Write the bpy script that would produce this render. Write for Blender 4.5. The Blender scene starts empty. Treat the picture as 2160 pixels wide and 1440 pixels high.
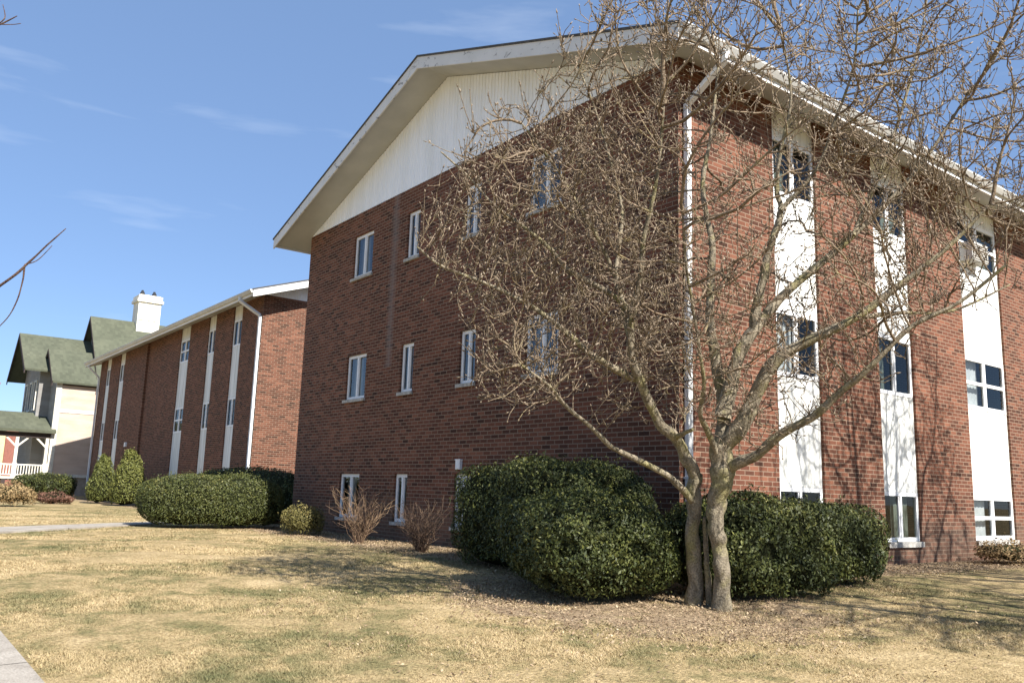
import bpy, math, random
import numpy as np
from mathutils import Vector, Matrix, kdtree

S = bpy.context.scene
COL = S.collection
R = math.radians
PI = math.pi

# ------------------------------------------------------------------ camera
CAM = np.array([7.5311, -8.5353, 0.9572])
FWD = np.array([-0.78225815, 0.59843554, 0.17305226])
RGT = np.array([0.61158698, 0.79058286, 0.03066136])
UPV = np.array([0.1184633, -0.1298216, 0.98443527])
FPX = 1813.087
cd = bpy.data.cameras.new('camera')
cam = bpy.data.objects.new('camera', cd)
COL.objects.link(cam)
m = Matrix.Identity(4)
for i in range(3):
    m[i][0] = RGT[i]; m[i][1] = UPV[i]; m[i][2] = -FWD[i]; m[i][3] = CAM[i]
cam.matrix_world = m
cd.sensor_width = 36.0
cd.lens = 36.0 * FPX / 2160.0
cd.clip_start = 0.05
cd.clip_end = 5000
S.camera = cam

# ------------------------------------------------------------------ world, sun, exposure
SUN_EL, SUN_ROT = R(42.0), R(87.5)
W = bpy.data.worlds.new('World'); S.world = W; W.use_nodes = True
nt = W.node_tree; nt.nodes.clear()
def N(tree, kind, **kw):
    n = tree.nodes.new(kind)
    for k, v in kw.items(): setattr(n, k, v)
    return n
out = N(nt, 'ShaderNodeOutputWorld')
bg = N(nt, 'ShaderNodeBackground'); bg.inputs[1].default_value = 0.089
sky = N(nt, 'ShaderNodeTexSky', sky_type='NISHITA', sun_disc=False, sun_elevation=SUN_EL, sun_rotation=SUN_ROT)
sky.air_density = 0.75; sky.dust_density = 0.15; sky.ozone_density = 3.5; sky.altitude = 200
tc = N(nt, 'ShaderNodeTexCoord')
mp = N(nt, 'ShaderNodeMapping'); mp.inputs['Rotation'].default_value = (R(0), R(10), R(-52)); mp.inputs['Scale'].default_value = (2.2, 2.2, 15.0); mp.inputs['Location'].default_value = (3.1, 0.4, 0.35)
cn = N(nt, 'ShaderNodeTexNoise'); cn.inputs['Scale'].default_value = 1.7; cn.inputs['Detail'].default_value = 6; cn.inputs['Distortion'].default_value = 0.15
cr = N(nt, 'ShaderNodeValToRGB'); cr.color_ramp.elements[0].position = 0.60; cr.color_ramp.elements[1].position = 0.80
cr.color_ramp.elements[1].color = (0.17, 0.17, 0.17, 1)
mx = N(nt, 'ShaderNodeMix', data_type='RGBA'); mx.inputs[7].default_value = (7.2, 7.6, 8.0, 1)
nt.links.new(tc.outputs['Generated'], mp.inputs[0]); nt.links.new(mp.outputs[0], cn.inputs[0])
nt.links.new(cn.outputs[0], cr.inputs[0]); nt.links.new(cr.outputs[0], mx.inputs[0])
hz = N(nt, 'ShaderNodeMix', data_type='RGBA'); hz.inputs[0].default_value = 0.5; hz.inputs[7].default_value = (1.62, 2.6, 4.5, 1)   # thin high veil
nt.links.new(sky.outputs[0], hz.inputs[6]); nt.links.new(hz.outputs[2], mx.inputs[6]); nt.links.new(mx.outputs[2], bg.inputs[0]); nt.links.new(bg.outputs[0], out.inputs[0])

sd = bpy.data.lights.new('sun', 'SUN'); sd.energy = 5.0; sd.angle = R(0.53); sd.color = (1.0, 0.955, 0.9)
sun = bpy.data.objects.new('sun', sd); COL.objects.link(sun)
sdir = Vector((math.sin(SUN_ROT) * math.cos(SUN_EL), math.cos(SUN_ROT) * math.cos(SUN_EL), math.sin(SUN_EL)))
sun.rotation_euler = sdir.to_track_quat('Z', 'Y').to_euler()
S.view_settings.view_transform = 'Standard'; S.view_settings.look = 'None'
S.view_settings.gamma = 1.0; S.view_settings.exposure = 1.08

rng = np.random.default_rng(7)
random.seed(7)

# ------------------------------------------------------------------ materials
def mat(name, base=(0.5, 0.5, 0.5), rough=0.8, spec=0.3):
    mm = bpy.data.materials.new(name); mm.use_nodes = True
    b = mm.node_tree.nodes['Principled BSDF']
    b.inputs['Base Color'].default_value = (*base, 1); b.inputs['Roughness'].default_value = rough
    b.inputs['Specular IOR Level'].default_value = spec
    return mm, mm.node_tree, b
def math_(t, op, a, b=None, c=None):
    n = N(t, 'ShaderNodeMath', operation=op)
    for i, v in enumerate((a, b, c)):
        if v is None: continue
        if isinstance(v, (int, float)): n.inputs[i].default_value = v
        else: t.links.new(v, n.inputs[i])
    return n.outputs[0]
def ramp(t, fac, stops, interp='LINEAR'):
    n = N(t, 'ShaderNodeValToRGB'); e = n.color_ramp; e.interpolation = interp
    while len(e.elements) < len(stops): e.elements.new(0.5)
    for el, (p, c) in zip(e.elements, stops):
        el.position = p; el.color = (*c, 1) if len(c) == 3 else c
    t.links.new(fac, n.inputs[0]); return n.outputs[0]
def mixc(t, fac, a, b, blend='MIX'):
    n = N(t, 'ShaderNodeMix', data_type='RGBA', blend_type=blend)
    for i, v in ((0, fac), (6, a), (7, b)):
        if isinstance(v, (int, float)): n.inputs[i].default_value = v
        elif isinstance(v, tuple): n.inputs[i].default_value = (*v, 1)
        else: t.links.new(v, n.inputs[i])
    return n.outputs[2]
def noise(t, scale, detail=4, vec=None, dist=0.0, rough=0.55):
    n = N(t, 'ShaderNodeTexNoise'); n.inputs['Scale'].default_value = scale; n.inputs['Detail'].default_value = detail
    n.inputs['Distortion'].default_value = dist; n.inputs['Roughness'].default_value = rough
    if vec is None: vec = pos(t)
    t.links.new(vec, n.inputs['Vector']); return n.outputs[0]
def pos(t): return N(t, 'ShaderNodeNewGeometry').outputs['Position']
def scaled(t, vec, s):
    n = N(t, 'ShaderNodeMapping'); n.inputs['Scale'].default_value = s; t.links.new(vec, n.inputs[0]); return n.outputs[0]
def bump(t, b, h, strength=0.4, dist=0.01):
    n = N(t, 'ShaderNodeBump'); n.inputs['Strength'].default_value = strength; n.inputs['Distance'].default_value = dist
    t.links.new(h, n.inputs['Height']); t.links.new(n.outputs[0], b.inputs['Normal'])

def brick_mat(name, cols, mortar, stain=False, bl=0.206, bh=0.0677, mw=0.013):
    mm, t, b = mat(name, rough=0.88, spec=0.2)
    uv = N(t, 'ShaderNodeUVMap').outputs[0]
    sp = N(t, 'ShaderNodeSeparateXYZ'); t.links.new(uv, sp.inputs[0])
    u, v = sp.outputs[0], sp.outputs[1]
    vr = math_(t, 'DIVIDE', v, bh); row = math_(t, 'FLOOR', vr); fv = math_(t, 'FRACT', vr)
    off = math_(t, 'MULTIPLY', math_(t, 'MODULO', math_(t, 'ADD', row, 1000.0), 2.0), 0.5)
    ur = math_(t, 'ADD', math_(t, 'DIVIDE', u, bl), off); cu = math_(t, 'FLOOR', ur); fu = math_(t, 'FRACT', ur)
    cb = N(t, 'ShaderNodeCombineXYZ'); t.links.new(cu, cb.inputs[0]); t.links.new(row, cb.inputs[1])
    wn = N(t, 'ShaderNodeTexWhiteNoise', noise_dimensions='2D'); t.links.new(cb.outputs[0], wn.inputs[0])
    rnd = wn.outputs['Value']
    mu = math_(t, 'LESS_THAN', fu, mw / bl); mv = math_(t, 'LESS_THAN', fv, mw / bh)
    mort = math_(t, 'MAXIMUM', mu, mv)
    bc = ramp(t, rnd, cols)
    mott = noise(t, 38, 3)
    bc = mixc(t, 0.35, bc, ramp(t, mott, [(0.3, (0.6, 0.58, 0.56)), (0.7, (1.25, 1.2, 1.15))]), 'MULTIPLY')
    big = noise(t, 0.55, 4)
    bc = mixc(t, 1.0, bc, ramp(t, big, [(0.3, (0.82, 0.82, 0.82)), (0.7, (1.15, 1.12, 1.1))]), 'MULTIPLY')
    drt = math_(t, 'SUBTRACT', 1.0, math_(t, 'MULTIPLY', math_(t, 'ADD', v, math_(t, 'MULTIPLY', noise(t, 2.2, 4), -0.9)), 2.2))
    c = mixc(t, mort, bc, mixc(t, mott, tuple(x * 0.7 for x in mortar), tuple(x * 1.2 for x in mortar)))
    if stain:   # pale washed-out streak of old mortar running down the wall
        d = math_(t, 'ABSOLUTE', math_(t, 'SUBTRACT', math_(t, 'ADD', u, math_(t, 'MULTIPLY', noise(t, 1.5, 3), 0.25)), 7.98))
        k = math_(t, 'SUBTRACT', 1.0, math_(t, 'DIVIDE', d, 0.19)); k = math_(t, 'MAXIMUM', k, 0.0)
        hz = math_(t, 'GREATER_THAN', v, 3.4)
        k = math_(t, 'MULTIPLY', math_(t, 'MULTIPLY', k, hz), 0.55)
        c = mixc(t, k, c, (0.2, 0.17, 0.155))
    dk = N(t, 'ShaderNodeClamp'); t.links.new(drt, dk.inputs[0])
    c = mixc(t, math_(t, 'MULTIPLY', dk.outputs[0], 0.45), c, (0.12, 0.09, 0.065))
    t.links.new(c, b.inputs['Base Color'])
    bump(t, b, math_(t, 'ADD', math_(t, 'SUBTRACT', 1.0, mort), math_(t, 'MULTIPLY', mott, 0.3)), 0.6, 0.006)
    return mm
BR = [(0.0, (0.055, 0.026, 0.017)), (0.1, (0.086, 0.037, 0.023)), (0.4, (0.121, 0.049, 0.030)), (0.8, (0.160, 0.065, 0.039)), (1.0, (0.205, 0.089, 0.054))]
M_BRICK = brick_mat('red_brick', BR, (0.25, 0.178, 0.125))
M_BRICKG = brick_mat('red_brick_stained', BR, (0.25, 0.178, 0.125), stain=True)
M_BRICKF = M_BRICK

def siding_mat(name, base, streak=0.0):
    mm, t, b = mat(name, base, 0.55, 0.35)
    g = noise(t, 1.0, 5, scaled(t, pos(t), (3, 3, 0.5)))
    c = mixc(t, 1.0, base, ramp(t, g, [(0.35, (0.93, 0.93, 0.91)), (0.62, (1.02, 1.02, 1.02))]), 'MULTIPLY')
    if streak: c = mixc(t, 0.8, c, ramp(t, noise(t, 1.0, 5, scaled(t, pos(t), (14, 14, 0.6))), [(0.36, (0.72, 0.71, 0.67)), (0.56, (1.04, 1.04, 1.03))]), 'MULTIPLY')
    t.links.new(c, b.inputs['Base Color'])
    return mm
M_SIDING = siding_mat('white_ribbed_siding', (0.87, 0.89, 0.91))
M_PANEL = siding_mat('white_spandrel_panel', (0.72, 0.72, 0.69), 1.0)
def peel_mat(name, base, under, thr, sc=5.0):
    mm, t, b = mat(name, base, 0.6, 0.3)
    g = noise(t, sc, 7, scaled(t, pos(t), (1, 1, 1.5)), 0.8, 0.65)
    k = ramp(t, g, [(thr, (0, 0, 0)), (thr + 0.05, (1, 1, 1))])
    fine = noise(t, 1.3, 4)
    cc = mixc(t, 1.0, base, ramp(t, fine, [(0.3, (0.86, 0.86, 0.85)), (0.7, (1.04, 1.04, 1.04))]), 'MULTIPLY')
    t.links.new(mixc(t, k, cc, under), b.inputs['Base Color'])
    return mm
M_FASCIA = peel_mat('peeling_white_fascia', (0.68, 0.67, 0.64), (0.26, 0.25, 0.235), 0.60)
M_FASCIA2 = peel_mat('white_fascia', (0.72, 0.71, 0.68), (0.4, 0.38, 0.35), 0.74)
M_SPOUT = peel_mat('weathered_white_downspout', (0.74, 0.74, 0.73), (0.4, 0.39, 0.37), 0.66, 9)
M_GUTTER = peel_mat('white_gutter', (0.55, 0.54, 0.5), (0.42, 0.4, 0.37), 0.7, 3)
def plain(name, base, rough=0.75, spec=0.3, sc=6.0, lo=0.8, hi=1.15):
    mm, t, b = mat(name, base, rough, spec)
    g = noise(t, sc, 5)
    t.links.new(mixc(t, 1.0, base, ramp(t, g, [(0.3, (lo,) * 3), (0.7, (hi,) * 3)]), 'MULTIPLY'), b.inputs['Base Color'])
    return mm
M_SOFFIT = plain('cream_soffit', (0.46, 0.46, 0.435), 0.7, 0.3, 2.0, 0.9, 1.06)
M_FRAME = plain('white_window_frame', (0.78, 0.78, 0.77), 0.45, 0.4, 8, 0.92, 1.03)
M_SILL = plain('concrete_sill', (0.42, 0.4, 0.36), 0.9, 0.2, 14, 0.7, 1.15)
def paving():
    mm, t, b = mat('pale_concrete', rough=0.92, spec=0.2); p = pos(t)
    sp = N(t, 'ShaderNodeSeparateXYZ'); t.links.new(p, sp.inputs[0])
    j = math_(t, 'LESS_THAN', math_(t, 'FRACT', math_(t, 'ADD', math_(t, 'DIVIDE', sp.outputs[0], 1.5), 0.37)), 0.012)
    c = mixc(t, 1.0, (0.37, 0.335, 0.285), ramp(t, noise(t, 2.5, 6, p, 0.4, 0.65), [(0.3, (0.72, 0.7, 0.68)), (0.7, (1.15, 1.15, 1.15))]), 'MULTIPLY')
    c = mixc(t, 0.6, c, ramp(t, noise(t, 70, 3), [(0.35, (0.6, 0.6, 0.6)), (0.65, (1.15, 1.15, 1.15))]), 'MULTIPLY')
    t.links.new(mixc(t, j, c, (0.08, 0.07, 0.055)), b.inputs['Base Color']); bump(t, b, noise(t, 60, 4), 0.4, 0.01); return mm
M_CONC = paving()
M_SHADEBACK = plain('room_shade_black', (0.02, 0.02, 0.022), 0.9, 0.1)  # darkness of the rooms as a near-black colour
M_SHINGLE = plain('grey_shingle', (0.09, 0.085, 0.08), 0.9, 0.2, 12, 0.7, 1.25)
M_CURT_G = plain('grey_blind', (0.6, 0.6, 0.6), 0.85, 0.1, 5, 0.85, 1.1)
M_CURT_S = plain('sage_curtain', (0.2, 0.22, 0.18), 0.85, 0.1, 5, 0.75, 1.15)
def glass_mat(name, ior):
    mm = bpy.data.materials.new(name); mm.use_nodes = True; t = mm.node_tree; t.nodes.clear()
    o = N(t, 'ShaderNodeOutputMaterial'); tr = N(t, 'ShaderNodeBsdfTransparent'); gl = N(t, 'ShaderNodeBsdfGlossy')
    tr.inputs[0].default_value = (0.72, 0.76, 0.76, 1); gl.inputs['Roughness'].default_value = 0.015
    fr = N(t, 'ShaderNodeFresnel'); fr.inputs[0].default_value = ior
    bn = N(t, 'ShaderNodeBump'); bn.inputs['Strength'].default_value = 0.05; bn.inputs['Distance'].default_value = 0.02
    t.links.new(noise(t, 1.6, 2), bn.inputs['Height']); t.links.new(bn.outputs[0], gl.inputs['Normal'])
    ms = N(t, 'ShaderNodeMixShader'); t.links.new(fr.outputs[0], ms.inputs[0]); t.links.new(tr.outputs[0], ms.inputs[1]); t.links.new(gl.outputs[0], ms.inputs[2])
    t.links.new(ms.outputs[0], o.inputs[0]); return mm
M_GLASS = glass_mat('window_glass', 2.0)
M_GLASSD = glass_mat('low_ior_window_glass', 1.4)  # lower IOR, so the long-wall panes reflect less

def patchy(t):
    """lawn colour field by world position: straw with olive and pale patches"""
    p = pos(t)
    a = noise(t, 0.6, 5, p, 0.6, 0.62); b2 = noise(t, 3.1, 5, p, 0.4, 0.65); c2 = noise(t, 0.23, 3, p)
    f = math_(t, 'ADD', math_(t, 'MULTIPLY', a, 0.45), math_(t, 'ADD', math_(t, 'MULTIPLY', b2, 0.42), math_(t, 'MULTIPLY', c2, 0.23)))
    return ramp(t, f, [(0.43, (0.135, 0.135, 0.062)), (0.505, (0.255, 0.215, 0.108)), (0.565, (0.385, 0.298, 0.162)), (0.67, (0.51, 0.40, 0.235))])
def ground_mat():
    mm, t, b = mat('dry_lawn_soil', rough=0.95, spec=0.1)
    c = patchy(t)
    g = noise(t, 34, 5)
    c = mixc(t, 1.0, c, ramp(t, g, [(0.3, (0.5, 0.47, 0.42)), (0.62, (1.12, 1.1, 1.05))]), 'MULTIPLY')
    at_ = N(t, 'ShaderNodeAttribute'); at_.attribute_name = 'bed'
    lit = ramp(t, noise(t, 26, 5, None, 0.6), [(0.3, (0.13, 0.09, 0.055)), (0.5, (0.26, 0.19, 0.12)), (0.7, (0.42, 0.32, 0.2))])
    k = math_(t, 'ADD', at_.outputs['Fac'], math_(t, 'MULTIPLY', math_(t, 'SUBTRACT', noise(t, 3.5, 4), 0.5), 1.1))
    kk = ramp(t, k, [(0.42, (0, 0, 0)), (0.6, (1, 1, 1))])
    t.links.new(mixc(t, kk, c, lit), b.inputs['Base Color'])
    bump(t, b, noise(t, 45, 5), 0.9, 0.03)
    return mm
def tint_mat(name, stops, rough=0.7, spec=0.25, trans=0.0, lawn=False):
    mm, t, b = mat(name, rough=rough, spec=spec)
    at_ = N(t, 'ShaderNodeAttribute'); at_.attribute_name = 'tint'
    c = ramp(t, at_.outputs['Fac'], stops)
    if lawn: c = mixc(t, 1.0, patchy(t), c, 'MULTIPLY')
    t.links.new(c, b.inputs['Base Color'])
    return mm
M_GRASS = tint_mat('dry_grass', [(0, (0.7, 0.74, 0.6)), (0.45, (1.0, 1.0, 1.0)), (1, (1.35, 1.3, 1.25))], 0.75, 0.2, lawn=True)
M_LITTER = tint_mat('leaf_litter', [(0, (0.12, 0.075, 0.045)), (0.5, (0.3, 0.215, 0.135)), (0.85, (0.42, 0.32, 0.2)), (1, (0.5, 0.4, 0.28))], 0.8, 0.15)
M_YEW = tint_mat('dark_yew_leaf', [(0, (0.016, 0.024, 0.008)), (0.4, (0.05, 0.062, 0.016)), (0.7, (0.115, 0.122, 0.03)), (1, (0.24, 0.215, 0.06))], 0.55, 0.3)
M_YEWW = tint_mat('olive_hedge_leaf', [(0, (0.03, 0.042, 0.012)), (0.5, (0.082, 0.092, 0.024)), (0.85, (0.145, 0.135, 0.035)), (1, (0.22, 0.165, 0.05))], 0.55, 0.3)
M_LIME = tint_mat('yellow_green_leaf', [(0, (0.06, 0.07, 0.018)), (0.5, (0.14, 0.15, 0.035)), (1, (0.24, 0.22, 0.06))], 0.6, 0.3)
M_BUSHY = tint_mat('bronze_green_leaf', [(0, (0.07, 0.06, 0.02)), (0.5, (0.17, 0.15, 0.045)), (1, (0.3, 0.21, 0.08))], 0.6, 0.3)
M_TAN = tint_mat('dry_tan_leaf', [(0, (0.14, 0.09, 0.045)), (0.5, (0.3, 0.21, 0.1)), (1, (0.42, 0.32, 0.17))], 0.7, 0.2)
M_RUST = tint_mat('rust_brown_leaf', [(0, (0.07, 0.035, 0.024)), (0.5, (0.15, 0.075, 0.05)), (1, (0.25, 0.15, 0.1))], 0.7, 0.2)
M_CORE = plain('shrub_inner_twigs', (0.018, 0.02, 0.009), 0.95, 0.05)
def bark(name, a, b_, moss, mossk):
    mm, t, b = mat(name, rough=0.9, spec=0.15)
    g = noise(t, 14, 6, scaled(t, pos(t), (1, 1, 0.45)), 0.5)
    c = ramp(t, g, [(0.3, a), (0.68, b_)])
    k = ramp(t, noise(t, 5, 5), [(mossk, (0, 0, 0)), (mossk + 0.18, (1, 1, 1))])
    sp = noise(t, 60, 3)
    c = mixc(t, k, c, moss)
    c = mixc(t, 1.0, c, ramp(t, sp, [(0.35, (0.6, 0.6, 0.6)), (0.65, (1.2, 1.2, 1.2))]), 'MULTIPLY')
    t.links.new(c, b.inputs['Base Color'])
    bump(t, b, math_(t, 'ADD', g, math_(t, 'MULTIPLY', sp, 0.5)), 1.0, 0.02)
    return mm
M_BARK = bark('mossy_grey_bark', (0.12, 0.1, 0.068), (0.33, 0.28, 0.2), (0.25, 0.22, 0.105), 0.49)
M_TWIG = bark('twig_bark', (0.135, 0.1, 0.066), (0.31, 0.235, 0.16), (0.3, 0.25, 0.13), 0.55)
M_TWIGD = bark('reddish_twig_bark', (0.07, 0.04, 0.03), (0.16, 0.1, 0.075), (0.17, 0.12, 0.08), 0.6)
M_BUD = tint_mat('bud_scales', [(0, (0.12, 0.09, 0.06)), (0.5, (0.22, 0.17, 0.12)), (1, (0.32, 0.26, 0.19))], 0.75, 0.2)
M_STICK = tint_mat('bare_shrub_stems', [(0, (0.06, 0.036, 0.028)), (0.6, (0.14, 0.09, 0.06)), (1, (0.32, 0.22, 0.13))], 0.8, 0.2)

# ------------------------------------------------------------------ mesh helpers
LOC = {}
class MB:
    def __init__(s): s.v = []; s.f = []; s.uv = []; s.has_uv = False; s.smooth = False
    def quad(s, pts, n=None, uv=None):
        pts = [Vector(p) for p in pts]
        if n is not None:
            a = (pts[1] - pts[0]).cross(pts[2] - pts[0])
            if a.dot(Vector(n)) < 0:
                pts.reverse()
                if uv: uv = list(reversed(uv))
        i = len(s.v); s.v += [tuple(p) for p in pts]; s.f.append(tuple(range(i, i + len(pts))))
        if uv: s.has_uv = True
        s.uv.append(uv or [(p[0] + p[1], p[2]) for p in pts])
    def box(s, o, ex, ey, ez):
        """box from corner o along three edge vectors"""
        o, ex, ey, ez = map(Vector, (o, ex, ey, ez)); c = o + (ex + ey + ez) / 2
        for a, b, d in ((ex, ey, ez), (ey, ez, ex), (ez, ex, ey)):
            for k in (0, 1):
                p = o + d * k
                q = [p, p + a, p + a + b, p + b]
                s.quad(q, (p + (a + b) / 2) - c)
    def abox(s, x0, x1, y0, y1, z0, z1): s.box((x0, y0, z0), (x1 - x0, 0, 0), (0, y1 - y0, 0), (0, 0, z1 - z0))
    def beam(s, p, q, w, h, up=(0, 0, 1)):
        p, q = Vector(p), Vector(q); d = (q - p).normalized(); a = d.cross(Vector(up))
        if a.length < 1e-4: a = d.cross(Vector((0, 1, 0)))
        a.normalize(); b = a.cross(d).normalized()
        s.box(p - a * w / 2 - b * h / 2, a * w, b * h, q - p)
    def tube(s, pts, rad, k=8, cap=True):
        pts = [Vector(p) for p in pts]; n = len(pts); base = len(s.v); prev = None
        for i, p in enumerate(pts):
            d = (pts[min(i + 1, n - 1)] - pts[max(i - 1, 0)]).normalized()
            a = prev if prev is not None else d.orthogonal()
            a = (a - d * a.dot(d)).normalized(); prev = a; b = d.cross(a); r = rad[i] if hasattr(rad, '__len__') else rad
            for j in range(k):
                t = 2 * PI * j / k; s.v.append(tuple(p + (a * math.cos(t) + b * math.sin(t)) * r))
        for i in range(n - 1):
            for j in range(k):
                q = (base + i * k + j, base + i * k + (j + 1) % k, base + (i + 1) * k + (j + 1) % k, base + (i + 1) * k + j)
                s.f.append(q); s.uv.append([(0, 0)] * 4)
        if cap:
            for i in (0, n - 1):
                s.f.append(tuple(base + i * k + j for j in range(k))); s.uv.append([(0, 0)] * k)
    def build(s, name, material, parent=None, smooth=None):
        loc = LOC[parent.name] if parent is not None else Vector((0, 0, 0))
        me = bpy.data.meshes.new(name)
        me.from_pydata([(v[0] - loc[0], v[1] - loc[1], v[2] - loc[2]) for v in s.v], [], s.f)
        if s.has_uv:
            l = me.uv_layers.new(name='UVMap'); k = 0
            flat = [c for f in s.uv for p in f for c in p]
            l.data.foreach_set('uv', flat)
        me.materials.append(material)
        if smooth or s.smooth: me.shade_smooth()
        me.update()
        return link(name, me, parent)
def link(name, me, parent=None):
    o = bpy.data.objects.new(name, me); COL.objects.link(o)
    if parent is not None: o.parent = parent; LOC[o.name] = LOC[parent.name]
    else: LOC[o.name] = Vector((0, 0, 0))
    return o
def tag(o, label=None, cat=None, group=None, kind=None):
    if label: o['label'] = label
    if cat: o['category'] = cat
    if group: o['group'] = group
    if kind: o['kind'] = kind
    return o
def thing(name, loc, label, cat, group=None):
    o = bpy.data.objects.new(name, None); COL.objects.link(o); o.location = loc; LOC[o.name] = Vector(loc)
    o.empty_display_size = 0.3
    return tag(o, label, cat, group)
def np_mesh(name, V, F, material, parent=None, tint=None, smooth=False):
    """V (N,3) array, F (M,k) array, tint per face"""
    loc = LOC[parent.name] if parent is not None else Vector((0, 0, 0))
    V = np.asarray(V, dtype=np.float32) - np.array(loc, dtype=np.float32); F = np.asarray(F, dtype=np.int32); M_, k = F.shape
    me = bpy.data.meshes.new(name)
    me.vertices.add(len(V)); me.vertices.foreach_set('co', V.ravel())
    me.loops.add(M_ * k); me.loops.foreach_set('vertex_index', F.ravel())
    me.polygons.add(M_); me.polygons.foreach_set('loop_start', np.arange(0, M_ * k, k, dtype=np.int32))
    if tint is not None:
        a = me.attributes.new('tint', 'FLOAT', 'FACE'); a.data.foreach_set('value', np.asarray(tint, dtype=np.float32))
    me.materials.append(material); me.update(calc_edges=True)
    if smooth: me.shade_smooth()
    return link(name, me, parent)

def gz(x, y):
    t = 0.66 * x - 0.75 * y
    sp = np.log1p(np.exp(np.clip(t - 0.5, -50, 50)))
    return -0.9 * (1 - np.exp(-0.055 * sp / 0.9))
def gp(x, y): return Vector((x, y, float(gz(x, y))))
def at(px, py, d):
    """a point d metres deep along the sight line of pixel (px, py) of the 2160 wide photograph"""
    v = FWD * FPX + RGT * (px - 1080) - UPV * (py - 720)
    return Vector(CAM + v * (d / FPX))

# ------------------------------------------------------------------ ground
def ground():
    xs = np.concatenate([np.array([-900, -500, -300, -180, -120, -90, -70]), np.arange(-60, -14, 2.0), np.arange(-14, 9, 0.25), np.arange(9, 30, 2.0), np.array([32, 50, 90, 150, 300, 600, 900])])
    ys = np.concatenate([np.array([-900, -500, -250, -120, -70, -45, -30, -20, -15]), np.arange(-12, 10, 0.25), np.arange(10, 40, 3.0), np.array([45, 70, 120, 250, 500, 900])])
    X, Y = np.meshgrid(xs, ys, indexing='ij')
    bumpz = 0.012 * np.sin(X * 2.1 + 0.7 * Y) * np.sin(Y * 1.7 - 0.3 * X) + 0.008 * np.sin(X * 5.1) * np.sin(Y * 4.3 + X)
    Z = gz(X, Y) + bumpz * (np.hypot(X - 2, Y + 4) < 16)
    V = np.stack([X, Y, Z], -1).reshape(-1, 3); n, mm = X.shape
    I = np.arange(n * mm).reshape(n, mm)
    F = np.stack([I[:-1, :-1], I[1:, :-1], I[1:, 1:], I[:-1, 1:]], -1).reshape(-1, 4)
    o = np_mesh('ground', V, F, ground_mat(), smooth=True)
    a = o.data.attributes.new('bed', 'FLOAT', 'POINT')
    a.data.foreach_set('value', bed(V[:, 0], V[:, 1]).astype(np.float32))
    return tag(o, 'dry tan lawn with olive patches around the brick buildings', 'lawn', kind='structure')
def bed(x, y):
    """1 inside the mulched planting strips along the walls and under the tree, 0 out on the lawn"""
    d1 = np.maximum(np.maximum(-13.2 - x, x - 1.0), np.abs(y + 0.55) - 1.0)          # along the gable wall
    d2 = np.hypot((x - 1.0) / 1.25, (y + 1.9) / 1.0) - 1.75                            # round the corner hedges and the tree
    d3 = np.maximum(np.abs(x - 0.35) - 0.75, np.maximum(-y - 1, y - 26))              # along the long wall
    d4 = np.maximum(np.abs(y - 0.9) - 1.0, np.maximum(-43 - x, x + 13.5))              # along the far wing
    d = np.minimum(np.minimum(d1, d2), np.minimum(d3, d4))
    return np.clip(0.45 - d * 0.9, 0, 0.62)
ground()
def slab(name, poly, top, label, cat):
    b = MB(); n = len(poly)
    # subdivide along the strip so that the slab follows the ground
    L = 24
    half = n // 2
    left = poly[:half]; right = list(reversed(poly[half:]))
    def lerp(path, s):
        k = s * (len(path) - 1); i = min(int(k), len(path) - 2); t = k - i
        return (path[i][0] + (path[i + 1][0] - path[i][0]) * t, path[i][1] + (path[i + 1][1] - path[i][1]) * t)
    prev = None
    for i in range(L + 1):
        p, q = lerp(left, i / L), lerp(right, i / L)
        a, c = gp(*p) + Vector((0, 0, top)), gp(*q) + Vector((0, 0, top))
        if prev:
            b.quad([prev[0], a, c, prev[1]], (0, 0, 1))
            for u, w in ((prev[0], a), (prev[1], c)):
                b.quad([u, w, w - Vector((0, 0, 0.12)), u - Vector((0, 0, 0.12))])
        prev = (a, c)
    return tag(b.build(name, M_CONC), label, cat, kind='structure')
slab('sidewalk', [(-60, -7.5), (-4, -7.42), (40, -7.3), (40, -9.4), (-4, -9.5), (-60, -9.6)], 0.035, 'pale concrete sidewalk at the near edge of the lawn', 'sidewalk')
slab('path', [(-10.4, -7.4), (-11.48, -6.01), (-13.81, -2.88), (-16.2, -0.6), (-15.2, -0.5), (-12.65, -3.18), (-9.84, -6.22), (-8.6, -7.4)], 0.03, 'pale concrete footpath crossing the lawn towards the far wing', 'path')

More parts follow.
